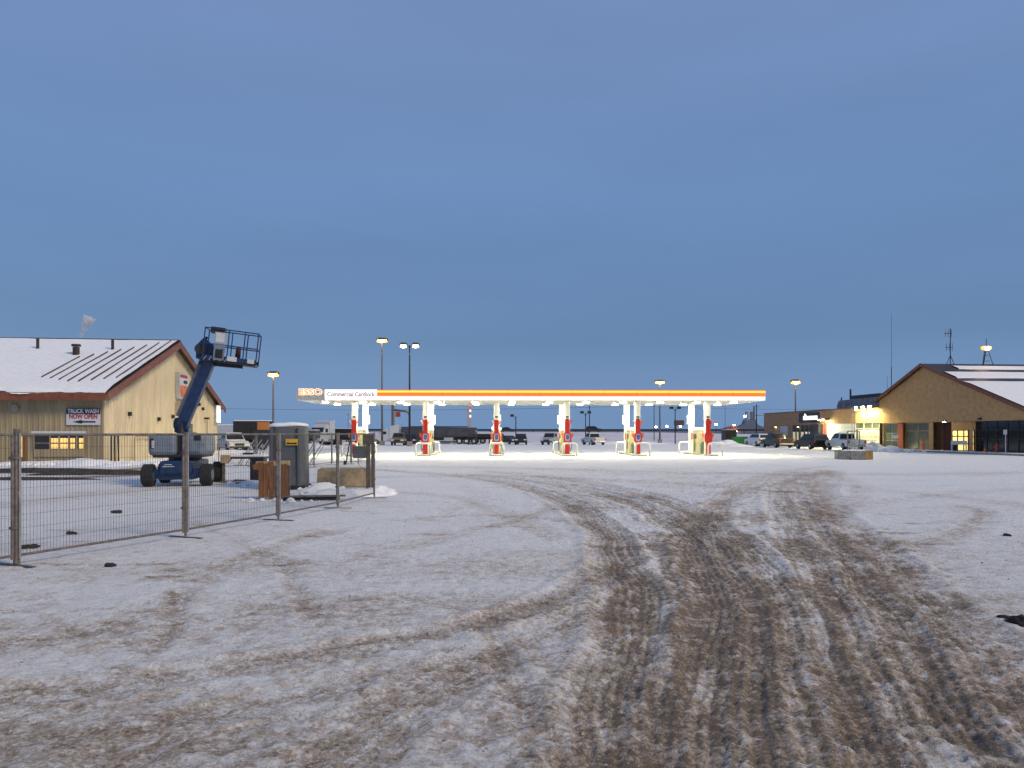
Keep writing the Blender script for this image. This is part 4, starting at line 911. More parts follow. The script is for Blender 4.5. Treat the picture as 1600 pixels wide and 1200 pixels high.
# broken snow chunks round the clutter, the fence end and the truck wash wall
mb = MB(); R = np.random.default_rng(5); ib = bmesh.new(); bmesh.ops.create_icosphere(ib, subdivisions=1, radius=1); iv_ = [v.co.copy() for v in ib.verts]; if_ = [[v.index for v in f.verts] for f in ib.faces]; ib.free()
for (px, py, sx2, sy2, cnt, r0) in ((540, 772, 1.3, .5, 70, .09), (500, 764, .7, .5, 40, .09), (590, 770, .4, .5, 26, .07), (395, 757, 1.2, .7, 40, .07), (100, 727, 6., .7, 90, .13), (230, 722, 4., .8, 50, .12), (440, 783, 1.0, .3, 20, .06), (1400, 706, 4, 1.2, 60, .18), (1140, 697, 4, 1.5, 40, .2)):
    X, Y = GP(px, py)
    for _ in range(cnt):
        r = r0 * (.35 + R.random() ** 2 * 1.2); a = X + R.normal() * sx2 * .55; b = Y + R.normal() * sy2 * .55; q = R.uniform(.7, 1.3, 12)
        mb.add([(a + v.x * r * 1.3 * q[k], b + v.y * r * q[k], r * .35 + v.z * r * .8 * q[k]) for k, v in enumerate(iv_)], if_)
tag(mb.build('snow_chunks', 'snow'), 'broken snow chunks strewn round the clutter and walls', 'snow chunks', kind='stuff')
# scattered ice crumbs
mb = MB(); R = np.random.default_rng(3); unit = [(1, 0, 0), (-1, 0, 0), (0, 1, 0), (0, -1, 0), (0, 0, 1), (0, 0, -.6)]; fc = [(0, 2, 4), (2, 1, 4), (1, 3, 4), (3, 0, 4), (2, 0, 5), (1, 2, 5), (3, 1, 5), (0, 3, 5)]
for _ in range(1100):
    yy = 3.8 + 14 * R.random() ** 1.7; xx = (R.random() * 1.5 - .72) * yy
    r = .005 + .013 * R.random() ** 4; a = R.random() * 6
    s = R.uniform(.6, 1.4, (6,))
    mb.add([((u[0] * math.cos(a) - u[1] * math.sin(a)) * r * s[i] + xx, (u[0] * math.sin(a) + u[1] * math.cos(a)) * r * s[i] + yy, u[2] * r * s[i] * .8 + .004) for i, u in enumerate(unit)], fc)
tag(mb.build('ice_crumbs', 'clod'), 'small ice and gravel crumbs scattered over the snow', 'ice crumbs', kind='stuff')

# ------------------------------------------------------------------ boom lift
LX, LY = -11.62, 26.5
BL = thing('boom_lift', 'blue telescopic boom lift with grey covers and raised railed basket', 'boom lift', (LX, LY, 0), math.radians(11))
def wheel(par, x_, y_, z_, r, w_, axis='x', tread=True, name='wheel', rimm='greycover'):
    mb = MB(); n = 26; a_ = (w_ / 2)
    ringp = [(-a_, r * .88), (-a_ * .8, r), (a_ * .8, r), (a_, r * .88)]
    for k in range(n):
        t_ = 2 * math.pi * k / n; f = 1 + (.025 if (k % 2 and tread) else 0)
        for u, rr in ringp: 
            p = (u, rr * f * math.cos(t_), rr * f * math.sin(t_)) if axis == 'x' else (rr * f * math.cos(t_), u, rr * f * math.sin(t_))
            mb.v.append((p[0] + x_, p[1] + y_, p[2] + z_))
    for k in range(n):
        k2 = (k + 1) % n
        for q in range(3): mb.f.append((k * 4 + q, k2 * 4 + q, k2 * 4 + q + 1, k * 4 + q + 1))
    mb.f += [tuple(k * 4 for k in range(n)), tuple(k * 4 + 3 for k in range(n))[::-1]]
    o = mb.build(name, 'rubber', par)
    d = Vector((1, 0, 0)) if axis == 'x' else Vector((0, 1, 0)); c = Vector((x_, y_, z_))
    MB().tube([c - d * (a_ + .012), c + d * (a_ + .012)], r * .52, 16).build('rim', rimm, o)
    return o
for sx__ in (-1, 1):
    for sy__ in (-1, 1): wheel(BL, sx__ * .93, sy__ * 1.05, .375, .375, .36)
bx('chassis', 'blue', BL, -.52, .52, -1.35, 1.35, .42, .86, .05)
for sy__ in (-1.05, 1.05): MB().prism([(-.78, .30), (-.5, .22), (.5, .22), (.78, .30), (.78, .55), (.5, .62), (-.5, .62), (-.78, .55)], sy__ - .16, sy__ + .16).build('axle', 'blue', BL)
bx('chassis_mark', 'offwhite', BL, -.42, -.05, -1.362, -1.352, .66, .69); bx('chassis_mark', 'offwhite', BL, -.36, -.12, -1.362, -1.352, .73, .755)
MB().tube([(0, 0, .86), (0, 0, 1.0)], .55, 24).build('turntable_ring', 'dark', BL)
bx('turntable', 'dark', BL, -.85, .75, -.9, 1.0, .96, 1.08, .03)
c1 = bx('engine_cover', 'greycover', BL, -1.0, -.08, -.95, .95, 1.02, 1.80, .14); bx('cover_vent', 'dark', c1, -.92, -.80, -.956, -.951, 1.28, 1.62); bx('cover_label', 'offwhite', c1, -.86, -.78, -.962, -.957, 1.30, 1.55)
c2_ = bx('tank_cover', 'greycover', BL, .22, .86, -.95, .95, 1.02, 1.80, .16); bx('control_panel', 'dark', c2_, .50, .72, -.965, -.951, 1.55, 1.80)
bx('blue_side_plate', 'blue', BL, .08, .20, -.9, .9, 1.0, 1.84, .03)
bx('mast_plate', 'dark', BL, -.06, .06, -.8, .9, 1.05, 2.15, .02); MB().tube([(-.34, -.1, 2.12), (.16, -.1, 2.12)], .16, 14).build('pivot_drum', 'dark', BL)
MB().prism([(-.30, 1.85), (-.30, 2.32), (-.12, 2.38), (.16, 2.28), (.16, 1.80), (.02, 1.7)], -.28, .1).build('pivot_bracket', 'blue', BL)
iv = Matrix.Rotation(-math.radians(11), 4, 'Z') @ Matrix.Translation((-LX, -LY, 0))
def W(px, py, Y): return iv @ Vector((XW(px, Y), Y, ZW(py, Y)))
A = W(284, 668, 26.2); B = W(334, 551, 25.9)
MB().beam(A, A + (B - A) * .90, .35, .41, up=(0, 1, 0)).build('boom_base_section', 'blue', BL, bevel=.02)
MB().beam(A + (B - A) * .6, B + (B - A) * .02, .28, .33, up=(0, 1, 0)).build('boom_fly_section', 'blue', BL)
sd2 = Vector((-.235, -.05, .09)); MB().beam(A + sd2 + (B - A) * .12, A + sd2 * .98 + (B - A) * .93, .14, .12, up=(0, 1, 0)).build('hose_carrier', mat('carrier_grey', (.12, .13, .16), .6), BL)
MB().tube([A + sd2 * .8 + (B - A) * .92, W(311, 548, 25.8), W(316, 533, 25.8), W(324, 527, 25.8)], .05, 8).build('hose_bundle', 'black', BL, smooth=True)
MB().tube([W(313, 545, 25.6), W(313, 545, 26.1)], .19, 14).build('knuckle', 'dark', BL)
MB().prism([(p.x, p.z) for p in (W(308, 560, 25.9), W(309, 540, 25.9), W(320, 528, 25.9), W(334, 540, 25.9), W(337, 562, 25.9), W(325, 568, 25.9))], W(320, 540, 25.9).y - .16, W(320, 540, 25.9).y + .16).build('boom_head', 'blue', BL)
# platform in its own tilted frame
pf = bpy.data.objects.new('platform', None)
O = W(315.5, 562, 25.5); E = W(399, 572, 25.9)
ux = (E - O).normalized(); wy_ = Vector((.15, 1, 0)).normalized(); uz = ux.cross(wy_).normalized(); wy_ = uz.cross(ux)
PLn = (E - O).length; PM = Matrix(((ux.x, wy_.x, uz.x, O.x), (ux.y, wy_.y, uz.y, O.y), (ux.z, wy_.z, uz.z, O.z), (0, 0, 0, 1)))
def pl(a): return PM @ Vector(a)
PD, PH = .85, 1.12
fl_ = MB().box(0, PLn, 0, PD, -.02, .05, PM).build('platform_floor', 'dark', BL)
MB().box(0, PLn, -.015, 0, .052, .20, PM).box(0, PLn, PD, PD + .015, .052, .20, PM).build('toe_board', 'blue', fl_)
MB().box(PLn * .46, PLn * .64, -.03, -.016, .06, .22, PM).build('placard', 'offwhite', fl_); MB().box(PLn * .84, PLn * .97, -.03, -.016, .06, .20, PM).build('placard', 'offwhite', fl_)
for k in range(5): MB().beam(pl((.05 + k * .17, -.03, .02)), pl((.13 + k * .17, -.03, .15)), .06, .01).build('hazard_stripe', 'offwhite', fl_)
MB().beam(pl((-.15, .4, -.10)), pl((PLn * .74, .4, -.06)), .20, .12).build('platform_support', 'dark', BL)
for z in (PH, PH * .52):
    for y_ in (0, PD): MB().tube([pl((0, y_, z)), pl((PLn, y_, z))], .021, 8).build('guard_rail_bar', 'blue', BL)
    for x_ in (0, PLn): MB().tube([pl((x_, 0, z)), pl((x_, PD, z))], .021, 8).build('guard_rail_bar', 'blue', BL)
for x_ in (0, .45, .75, 1.0):
    for y_ in (0, PD): MB().tube([pl((PLn * x_, y_, .03)), pl((PLn * x_, y_, PH))], .021, 8).build('guard_rail_post', 'blue', BL)
cb = MB().box(PLn * .20, PLn * .40, -.10, .02, .62, 1.0, PM).build('control_box', 'signgrey', BL); MB().box(PLn * .22, PLn * .38, -.112, -.101, .66, .97, PM).build('placard', 'offwhite', cb)
MB().box(PLn * .10, PLn * .36, .02, .40, PH - .15, PH + .06, PM).build('control_console', 'dark', BL)
MB().box(PLn * .20, PLn * .40, -.06, .02, .05, .60, PM).build('manual_box', 'greycover', BL); MB().box(PLn * .235, PLn * .37, -.075, -.061, .12, .42, PM).build('foot_switch', 'black', BL)
MB().tube([pl((PLn * .63, .3, .06)), pl((PLn * .63, .3, .5)), pl((PLn * .64, .3, .62))], .10, 10, .07).build('harness_bag', mat('dark_red_bag', (.06, .015, .015), .7), BL, smooth=True)

# ------------------------------------------------------------------ vehicles
paint = {}
def pm(c):
    if c not in paint: paint[c] = mat('car_paint_%d' % len(paint), c, .32, .1, .05, 3)
    return paint[c]
def car(name, label, cat, kind, loc, heading, c, lit=False, group=None):
    t = thing(name, label, cat, loc, heading, group); p = pm(c)
    if kind == 'pickup':
        L, W_, r = 5.7, 1.95, .40
        low = [(-2.85, .55), (-2.85, 1.12), (-.55, 1.14), (.9, 1.14), (1.2, 1.12), (2.6, 1.02), (2.82, .85), (2.85, .5), (2.3, .38), (-2.3, .38)]
        cabp = [(-.62, 1.1), (-.50, 1.80), (-.25, 1.88), (.75, 1.86), (1.45, 1.1)]; ws = (1.75, -1.75)
    elif kind == 'suv':
        L, W_, r = 4.7, 1.88, .37
        low = [(-2.3, .5), (-2.35, 1.05), (-2.25, 1.12), (1.0, 1.08), (2.1, .98), (2.32, .78), (2.35, .45), (1.8, .32), (-1.8, .32)]
        cabp = [(-2.26, 1.08), (-2.0, 1.66), (-1.6, 1.74), (.1, 1.74), (.4, 1.68), (1.15, 1.06)]; ws = (1.42, -1.42)
    else:
        L, W_, r = 4.6, 1.8, .33
        low = [(-2.25, .45), (-2.3, .9), (-2.1, .98), (.9, .94), (2.1, .82), (2.28, .65), (2.3, .4), (1.8, .28), (-1.8, .28)]
        cabp = [(-1.9, .95), (-1.1, 1.38), (-.6, 1.44), (.1, 1.43), (1.0, .92)]; ws = (1.4, -1.4)
    body = MB().prism(low, -W_ / 2, W_ / 2).build('body', p, t, bevel=.06)
    zc0 = min(z for _, z in cabp); zc1 = max(z for _, z in cabp)
    def taper(prof, w, off=0.):
        mb = MB(); n_ = len(prof); wy = lambda z: w / 2 - .17 * (z - zc0) / (zc1 - zc0) + off
        mb.v = [(x_, -wy(z_), z_) for x_, z_ in prof] + [(x_, wy(z_), z_) for x_, z_ in prof]
        mb.f = [tuple(range(n_)), tuple(range(2 * n_ - 1, n_ - 1, -1))] + [(i, (i + 1) % n_, (i + 1) % n_ + n_, i + n_) for i in range(n_)]; return mb
    taper(cabp, W_ - .08).build('cabin', p, t, bevel=.04)
    cx_ = sum(x_ for x_, _ in cabp) / len(cabp); zm = (zc0 + zc1) / 2
    gl = [(cx_ + (x_ - cx_) * .86, zm + .04 + (z_ - zm) * .66) for x_, z_ in cabp]
    taper(gl, W_ - .08, .012).build('side_glass', 'glass', t)
    (xa, za), (xb, zb2) = cabp[-1], cabp[-2]
    def slab(xa, za, xb, zb2, nm, o):
        mb = MB(); d = Vector((xb - xa, 0, zb2 - za)); n_ = Vector((d.z, 0, -d.x)).normalized() * o
        a = Vector((xa, 0, za)) + d * .14 + n_; b = Vector((xa, 0, za)) + d * .9 + n_
        mb.add([(a.x, -W_ / 2 + .16, a.z), (a.x, W_ / 2 - .16, a.z), (b.x, W_ / 2 - .27, b.z), (b.x, -W_ / 2 + .27, b.z), (a.x - n_.x * 2, -W_ / 2 + .16, a.z - n_.z * 2), (a.x - n_.x * 2, W_ / 2 - .16, a.z - n_.z * 2), (b.x - n_.x * 2, W_ / 2 - .27, b.z - n_.z * 2), (b.x - n_.x * 2, -W_ / 2 + .27, b.z - n_.z * 2)], [(0, 1, 2, 3), (7, 6, 5, 4), (0, 4, 5, 1), (1, 5, 6, 2), (2, 6, 7, 3), (3, 7, 4, 0)]).build(nm, 'glass', t)
    slab(cabp[-1][0], cabp[-1][1], cabp[-2][0], cabp[-2][1], 'windscreen', .015); slab(cabp[0][0], cabp[0][1], cabp[1][0], cabp[1][1], 'rear_window', -.015)
    for x_ in ws:
        for y_ in (-W_ / 2 + .10, W_ / 2 - .10): wheel(t, x_, y_, r, r, .26, 'y', False, 'wheel', 'steel')
    fxr = max(x_ for x_, _ in low); bxr = min(x_ for x_, _ in low); zl = .72 if kind != 'sedan' else .62
    for y_ in (-1, 1):
        bx('headlight', 'headlit' if lit else 'headl', t, fxr - .16, fxr + .015, y_ * W_ * .36 - .2, y_ * W_ * .36 + .2, zl, zl + .16)
        bx('tail_light', 'tail', t, bxr - .02, bxr + .1, y_ * W_ * .44 - .09, y_ * W_ * .44 + .09, zl + .02, zl + .34)
    bx('front_bumper', 'dark', t, fxr - .1, fxr + .05, -W_ * .46, W_ * .46, .38, .56, .02); bx('rear_bumper', 'dark' if kind != 'pickup' else 'chrome', t, bxr - .07, bxr + .1, -W_ * .46, W_ * .46, .40, .58, .02)
    bx('grille', 'black', t, fxr - .03, fxr + .02, -.45, .45, .60, .84)
    if kind == 'pickup': bx('bed_floor', 'dark', t, -2.75, -.7, -W_ / 2 + .1, W_ / 2 - .1, 1.125, 1.15)
    return t
D2R = math.radians
def carp(px, Y, *a, **k): return (XW(px, Y), Y, 0)
car('pickup_truck', 'white pickup truck parked before the bright bay door', 'pickup', 'pickup', carp(1320, 80), D2R(90), (.72, .72, .68))
car('parked_car', 'black hatchback parked by the annex entrance', 'car', 'suv', carp(1268, 85), D2R(96), (.012, .012, .014))
car('pickup_truck', 'black pickup truck parked between white suv and annex corner', 'pickup', 'pickup', carp(1214, 94), D2R(94), (.014, .013, .013))
car('parked_car', 'white suv parked left of the black pickup beside the green bin', 'car', 'suv', carp(1184, 104), D2R(98), (.70, .71, .73))
car('pickup_truck', 'silver pickup parked on the far side between fourth and fifth islands', 'pickup', 'pickup', carp(927, 116), D2R(106), (.60, .58, .55))
car('pickup_truck', 'grey pickup facing the lot between third and fourth pump islands', 'pickup', 'pickup', carp(861, 117), D2R(-108), (.35, .35, .36))
car('parked_car', 'black suv facing the lot right of the third pump island', 'car', 'suv', carp(814, 118), D2R(-92), (.012, .012, .014))
car('parked_car', 'dark car parked just left of the black suv behind the third island', 'car', 'sedan', carp(796, 124), D2R(-60), (.05, .04, .04))
car('pickup_truck', 'gold brown pickup parked in front of the tanker trailer', 'pickup', 'pickup', carp(624, 112), D2R(-88), (.18, .14, .07))
car('parked_car', 'black car parked beside the gold pickup', 'car', 'suv', carp(643, 113), D2R(-90), (.015, .013, .013), lit=False)
car('pickup_truck', 'white pickup with dark cab glass parked beyond the truck wash corner', 'pickup', 'pickup', carp(362, 74), D2R(-55), (.66, .64, .62))
car('parked_car', 'dark car with lights driving along the highway, left one', 'car', 'sedan', (XW(793, 204), 212, 2.12), 0, (.02, .02, .022), lit=True)
car('parked_car', 'dark car with lights driving along the highway, right one', 'car', 'suv', (XW(934, 204), 214, 2.12), 0, (.02, .02, .022), lit=True)
for o in list(col.objects):
    if o.get('label', '').startswith('dark car with lights'): o.name = 'highway_car'

def semi(loc, heading, c, label):
    t = thing('semi_tractor', label, 'truck', loc, heading); p = pm(c)
    MB().prism([(-.2, .9), (-.2, 3.0), (.3, 3.2), (1.3, 2.7), (1.75, 1.95), (3.0, 1.75), (3.2, 1.5), (3.2, .7), (2.6, .6), (.2, .6)], -1.1, 1.1).build('cab', p, t, bevel=.06)
    MB().prism([(-2.1, .9), (-2.1, 3.7), (-1.7, 3.85), (-.22, 3.5), (-.22, .9)], -1.2, 1.2).build('sleeper', p, t, bevel=.06)
    bx('side_window', 'glass', t, .35, 1.2, -1.12, 1.12, 1.95, 2.5); MB().prism([(1.38, 2.62), (1.78, 1.98), (1.82, 2.0), (1.42, 2.66)], -.95, .95).build('windscreen', 'glass', t)
    bx('frame_rail', 'dark', t, -5.4, 2.4, -.45, .45, .6, .85); bx('fuel_tank', 'chrome', t, -1.4, .3, -1.18, 1.18, .5, .88)
    for x_ in (2.3, -3.4, -4.6):
        for y_ in (-.95, .95): wheel(t, x_, y_, .5, .5, .32, 'y', False, 'wheel', 'chrome')
    for y_ in (-.85, .85): MB().tube([(-2.3, y_, .8), (-2.3, y_, 4.0)], .08, 8).build('exhaust_stack', 'chrome', t)
    return t
Yt = 124.
semi((XW(608, Yt), Yt, 0), D2R(180), (.55, .57, .62), 'pale grey semi tractor coupled to the long tank trailer').scale = (.85, .9, .84)
t = thing('tank_trailer', 'long grey cylindrical tank trailer standing behind the pump islands', 'trailer', (XW(628, Yt), Yt, 0), 0)
MB().tube([(0, 0, 1.9), (.25, 0, 1.9), (12.2, 0, 1.75), (12.5, 0, 1.75)], 1.02, 22).build('tank', mat('tank_grey', (.09, .09, .095), .4, .5, .2, 1), t, smooth=True)
bx('frame', 'dark', t, .5, 12.3, -.5, .5, .65, .95); bx('catwalk', 'dark', t, 1.5, 11., -.3, .3, 2.85, 2.98)
for x_ in (9.6, 10.8, 12.): 
    for y_ in (-.95, .95): wheel(t, x_, y_, .5, .5, .32, 'y', False, 'wheel', 'chrome')
bx('side_locker', 'signgrey', t, 7.1, 8.6, -1.15, -.6, .5, 1.1)
# white truck and dark trailers at left
semi((XW(503, 112), 112, 0), D2R(-100), (.48, .50, .53), 'white semi tractor between the grey tank and the first pump')
def box_trailer(loc, heading, L, H, m, label, W_=2.5):
    t = thing('box_trailer', label, 'trailer', loc, heading)
    bx('box', m, t, -L / 2, L / 2, -W_ / 2, W_ / 2, 1.1, H, .04); bx('frame', 'dark', t, -L / 2 + .3, L / 2 - .3, -.5, .5, .75, 1.09)
    for x_ in (-L / 2 + 1.2, -L / 2 + 2.4):
        for y_ in (-1.0, 1.0): wheel(t, x_, y_, .5, .5, .35, 'y', False, 'wheel', 'steel')
    for y_ in (-.7, .7): bx('landing_leg', 'dark', t, L / 2 - 2.6, L / 2 - 2.45, y_ - .07, y_ + .07, 0, .74)
    bx('roof_snow', 'snow', t, -L / 2 + .1, L / 2 - .1, -W_ / 2 + .1, W_ / 2 - .1, H + .002, H + .10, .03)
    return t
box_trailer((XW(396, 84), 84, 0), D2R(18), 4.2, 3.15, 'black', 'black box trailer parked behind the white pickup at left')
box_trailer((XW(350, 92), 92, 0), D2R(10), 4.5, 2.8, mat('pale_trailer', (.40, .43, .48), .5), 'pale snow topped trailer just beyond the truck wash corner')
box_trailer((XW(455, 104), 104, 0), D2R(0), 7.5, 2.2, mat('dark_load', (.06, .06, .065), .6), 'low dark trailer behind the grey tank')
box_trailer((XW(533, 118), 118, 0), D2R(0), 7.0, 2.5, 'black', 'low black trailer behind the leftmost pump')
box_trailer((XW(760, 128), 128, 0), D2R(0), 6.0, 1.7, 'dark', 'low flat dark trailer left of the third pump island')
t = thing('service_body', 'small lit orange fronted trailer end beside the black box trailer', 'trailer', (XW(404, 80), 80, 0), D2R(15))
bx('box', mat('orange_lit_panel', (.40, .14, .04), .5), t, -.1, 1.1, -.8, .8, 2.15, 3.0, .05); bx('frame', 'dark', t, -.6, 1.5, -.7, .7, .5, 2.14)
for y_ in (-.8, .8): wheel(t, .5, y_, .4, .4, .25, 'y', False, 'wheel', 'steel')
# cage / pallets
t = thing('wire_cage', 'dark open wire cage standing behind the second and third islands', 'cage', (XW(741, 116), 116, 0), 0)
for x_ in (-.9, -.3, .3, .9):
    for y_ in (-.5, .5): MB().beam((x_, y_, 0), (x_, y_, 1.6), .06).build('upright', 'dark', t)
for z in (.1, .8, 1.6):
    for y_ in (-.5, .5): MB().beam((-.93, y_, z), (.93, y_, z), .05).build('rail', 'dark', t)
# bins at right
t = thing('dumpster', 'bright green open topped waste bin beside the white suv', 'bin', (XW(1156, 108), 108, 0), D2R(5))
MB().prism([(-.85, .12), (-.95, 1.25), (.95, 1.25), (.85, .12)], -.7, .7).build('body', 'green', t)
for k in range(4): bx('rib', 'green', t, -.7 + k * .42, -.62 + k * .42, -.76, -.701, .2, 1.2)
bx('lid', 'black', t, -.97, .97, -.73, .73, 1.252, 1.31)
t = thing('storage_container', 'tall black storage container left of the green bin', 'container', (XW(1139, 112), 112, 0), D2R(5))
bx('box', 'black', t, -.85, .85, -.9, .9, .1, 2.3, .03); 
for k in range(5): bx('rib', 'dark', t, -.75 + k * .35, -.67 + k * .35, -.95, -.901, .2, 2.2)
bx('roof_snow', 'snow', t, -.8, .8, -.85, .85, 2.302, 2.38, .02)
for k, (px, Y, l, hz) in enumerate(((1135, 106, 2.2, .9), (1150, 100, 2.5, .4), (700, 125, 5, .6), (470, 96, 4, .6), (365, 66, 3, .35), (980, 124, 7, .5))):
    heap('snow_pile', ['snow pile in front of the black container', 'low snow ridge before the green bin', 'low snow ridge under the tank trailer', 'snow ridge behind the back fence', 'trodden snow ridge beyond the truck wash corner', 'low snow ridge at the foot of the embankment'][k], XW(px, Y), Y, l, 1.6, hz, .1, 80 + k)

# ------------------------------------------------------------------ lamps, poles, signs in the distance
def lamp_post(px, py, Y, label, kind='sodium', heads=1, w=.75, off=0):
    X = XW(px, Y); H = ZW(py, Y); t = thing('street_lamp', label, 'street lamp', (X, Y, 0), 0, 'lit street lamps')
    MB().tube([(0, 0, 0), (0, 0, H * .5), (0, 0, H)], .17, 10, .09).build('pole', 'rusty_steel' if kind == 'sodium' else 'dark', t, smooth=True)
    bx('base_plinth', 'concg', t, -.35, .35, -.35, .35, 0, .7, .03)
    xs_ = [0] if heads == 1 else [-.85, .85]
    if heads == 2: MB().beam((-.9, 0, H - .1), (.9, 0, H - .1), .10).build('cross_arm', 'dark', t)
    for x_ in xs_:
        hd = MB().tube([(x_ - w, 0, H + .10), (x_ - w * .6, 0, H + .26), (x_ + w * .6, 0, H + .26), (x_ + w, 0, H + .10)], .16, 10).build('lamp_housing', 'dark', t)
        MB().tube([(x_ - w * .85, -.03, H - .02), (x_ - w * .4, -.03, H - .08), (x_ + w * .4, -.03, H - .08), (x_ + w * .85, -.03, H - .02)], .25, 12).build('lamp_lens_glow', kind, hd, smooth=True); MB().tube([(x_ - w * .45, -.08, H - .08), (x_, -.12, H - .12), (x_ + w * .45, -.08, H - .08)], .20, 12).build('bulb', kind + '_core', hd, smooth=True)  # bowl made larger than a lens to imitate the halo round the bulb
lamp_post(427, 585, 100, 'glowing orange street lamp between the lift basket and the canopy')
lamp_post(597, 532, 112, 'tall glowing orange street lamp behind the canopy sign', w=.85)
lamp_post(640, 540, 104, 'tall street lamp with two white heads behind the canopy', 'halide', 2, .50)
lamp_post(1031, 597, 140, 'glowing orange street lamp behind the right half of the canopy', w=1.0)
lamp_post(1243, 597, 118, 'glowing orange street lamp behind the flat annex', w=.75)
def flood_pole(px, py, Y, label, twin=True):
    X = XW(px, Y); H = ZW(py, Y); t = thing('flood_pole', label, 'light pole', (X, Y, 0))
    MB().tube([(0, 0, 0), (0, 0, H)], .10, 8, .07).build('pole', 'dark', t)
    for s_ in ((-1, 1) if twin else (-1,)):
        a = MB().beam((0, 0, H - .5), (s_ * .45, 0, H), .06).build('arm', 'dark', t); MB().box(s_ * .62 - .3, s_ * .62 + .3, -.25, .25, H - .12, H + .28).build('unlit_head', 'dark', a)
flood_pole(806, 650, 122, 'slim unlit light pole with one head right of the third island', False)
flood_pole(915, 645, 126, 'unlit pole with two angled flood heads right of the fourth island')
flood_pole(1055, 638, 124, 'unlit pole with two angled flood heads left of the sixth island')
for k, (px, py, Y, r) in enumerate(((921, 560 + 60, 118, .10), (1022, 625, 150, .09), (1182, 632, 120, .12), (1133, 632, 150, .05), (544, 645, 150, .05))):
    X = XW(px, Y); t = thing('utility_pole', ['dark pole beside the twin flood pole', 'thin pole left of the orange lamp post behind the canopy', 'dark pole at the right end of the canopy', 'very thin mast right of the sixth island', 'very thin mast left of the first pump'][k], 'pole', (X, Y, 0))
    MB().tube([(0, 0, 0), (0, 0, ZW(py, Y))], r, 8, r * .6).build('shaft', 'dark', t); MB().beam((-.5 if k < 3 else -.2, 0, ZW(py, Y) - .3), (.5 if k < 3 else .2, 0, ZW(py, Y) - .3), .05).build('cross_piece', 'dark', t)
Y = 150; X0, X1 = XW(614, Y), XW(640, Y)
t = thing('sign_gantry', 'rusty overhead gantry with curved arm and hanging sign behind the canopy', 'gantry', (X0, Y, 0))
MB().tube([(0, 0, 0), (0, 0, 7.5)], .32, 10).build('post', 'rusty_steel', t); W_ = X1 - X0
MB().tube([(W_, 0, 0), (W_, 0, 5.4), (W_ - .3, 0, 6.0), (W_ - .9, 0, 6.25), (0, 0, 6.5)], .22, 10).build('curved_arm', 'rusty_steel', t, smooth=True)
bx('hanging_sign', 'redpaint', t, .5, 1.5, -.1, .1, 5.1, 6.1)
Y = 132; t = thing('price_pylon', 'tall slim pale pylon sign with small lit panels behind the canopy', 'sign', (XW(733.5, Y), Y, 0), 0)
MB().prism([(-.42, 0), (-.52, 7.0), (-.35, 9.6), (.40, 9.6), (.45, 7.0), (.30, 0)], -.3, .3).build('tower', mat('pylon_white', (.42, .42, .50), .5), t)
for z0, z1, m in ((9.0, 9.5, 'litwhite'), (6.4, 7.2, 'letter_r'), (5.6, 6.0, 'litwhite'), (4.6, 5.0, 'litwhite')): bx('lit_panel', m, t, .0, .32, -.36, -.305, z0, z1)
Y = 240; t = thing('billboard', 'small brown billboard on posts beyond the embankment', 'billboard', (XW(1061, Y), Y, 0))
bx('board', mat('billboard_brown', (.10, .06, .05), .7), t, -1.6, 1.6, -.1, .1, 4.3, 6.0)
for x_ in (-1.3, -.9): bx('post', 'dark', t, x_ - .12, x_ + .12, .11, .3, 0, 6.0)
Y = 420; t = thing('grain_plant', 'distant grey industrial plant with stacks and a lamp on the horizon', 'industrial plant', (XW(1170, Y), Y, 0))
pg_ = mat('hazy_grey', (.10, .12, .17), .8)
MB().prism([(-7.5, 0), (-7, 5), (-3, 7), (-2, 9.5), (2.5, 9.5), (4, 6.5), (8, 5), (9, 0)], -4, 4).build('main_block', pg_, t)
for x_, h_, r in ((-1.2, 14, .9), (1.6, 14, .9), (3.0, 17, .5)): MB().tube([(x_, 0, 0), (x_, 0, h_)], r, 12).build('stack', pg_, t)
MB().beam((3, 0, 12), (9, 0, 12), .4).build('conveyor', pg_, t); MB().beam((8.7, 0, 0), (8.7, 0, 12), .4).build('leg', pg_, t)
MB().box(-4.2, -3.0, -4.6, -4.2, 11.0, 11.7).build('plant_lamp', 'halide_core', t); MB().box(9.0, 9.6, -4.6, -4.2, 12.2, 12.8).build('plant_lamp', 'halide_core', t)
Y = 300; t = thing('distant_shed', 'low red roofed shed with two lights far behind the right islands', 'building', (XW(1143, Y), Y, 0))
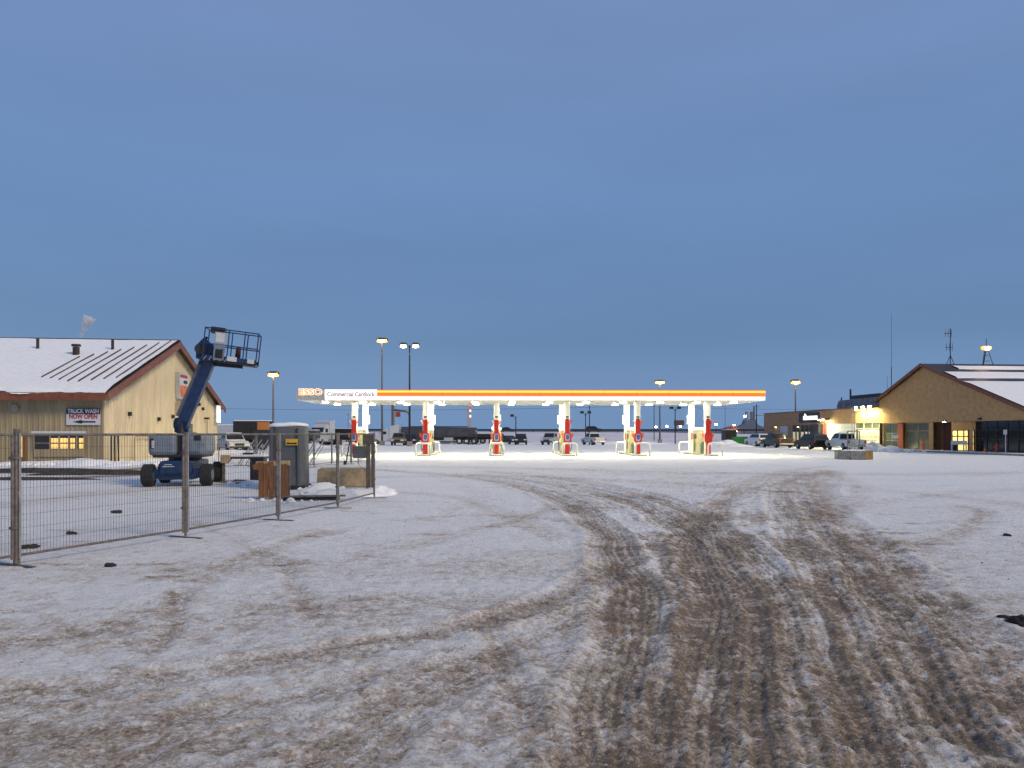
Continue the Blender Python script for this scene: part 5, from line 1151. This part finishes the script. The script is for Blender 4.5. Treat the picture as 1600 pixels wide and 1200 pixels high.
bx('shed_wall', pg_, t, -3.2, 3.2, -3, 3, 0, 3.6); MB().prism([(-3.5, 3.6), (0, 4.7), (3.5, 3.6)], -3.2, 3.2).build('shed_roof', 'redpaint', t)
MB().box(-.2, .3, -3.4, -3.1, 4.9, 5.3).build('shed_lamp', 'halide_core', t); MB().box(.3, 1.2, -3.4, -3.1, 2.6, 3.0).build('shed_lamp', 'halide_core', t)
for k, (px, py) in enumerate(((1025, 668), (1042, 667), (1063, 667), (1119, 664))):
    Y = 330; t = thing('far_light', f'tiny far white lamp on the horizon, {["leftmost", "second", "third", "rightmost"][k]} of four between the right islands', 'lamp', (XW(px, Y), Y, 0), 0, 'far horizon lamps')
    H = ZW(py, Y); MB().tube([(0, 0, 0), (0, 0, H)], .12, 6).build('pole', 'dark', t); MB().box(-.35, .35, -.3, .3, H, H + .5).build('lamp', 'halide_core', t)
for o in bpy.data.objects:
    if o.get('label', '').startswith('tiny far'): pass
for k, (z, Y, x0, x1) in enumerate(((6.7, 125, -75, 30), (7.6, 150, 20, 95))):
    mb = MB().tube([(x0 + (x1 - x0) * i / 16, Y, z - 1.0 * (1 - (i / 8 - 1) ** 2)) for i in range(17)], .02, 5); o = mb.build('overhead_wire', 'dark'); tag(o, ['thin overhead wire crossing behind the lift and canopy', 'thin overhead wire crossing right of the canopy'][k], 'wire')
# low far tree line / terrain on the horizon
mb = MB(); n = 160
for i in range(n):
    a = -1.2 + 2.4 * i / (n - 1); xx = 1500 * math.sin(a); yy = 1500 * math.cos(a); hz = 4 + 3.5 * float(fbm(np.array([i * .22]), np.array([1.5]), 4, 6)[0])
    mb.v += [(xx, yy, -1), (xx, yy, hz), (xx * 1.1, yy * 1.1, hz * .8)]
for i in range(n - 1): a = 3 * i; mb.f += [(a, a + 3, a + 4, a + 1), (a + 1, a + 4, a + 5, a + 2)]
tag(mb.build('distant_hills', mat('far_hills', (.16, .18, .24), .9, 0, .2, .01)), 'low dark prairie rise on the horizon', kind='structure')
print('objects', len(bpy.data.objects))
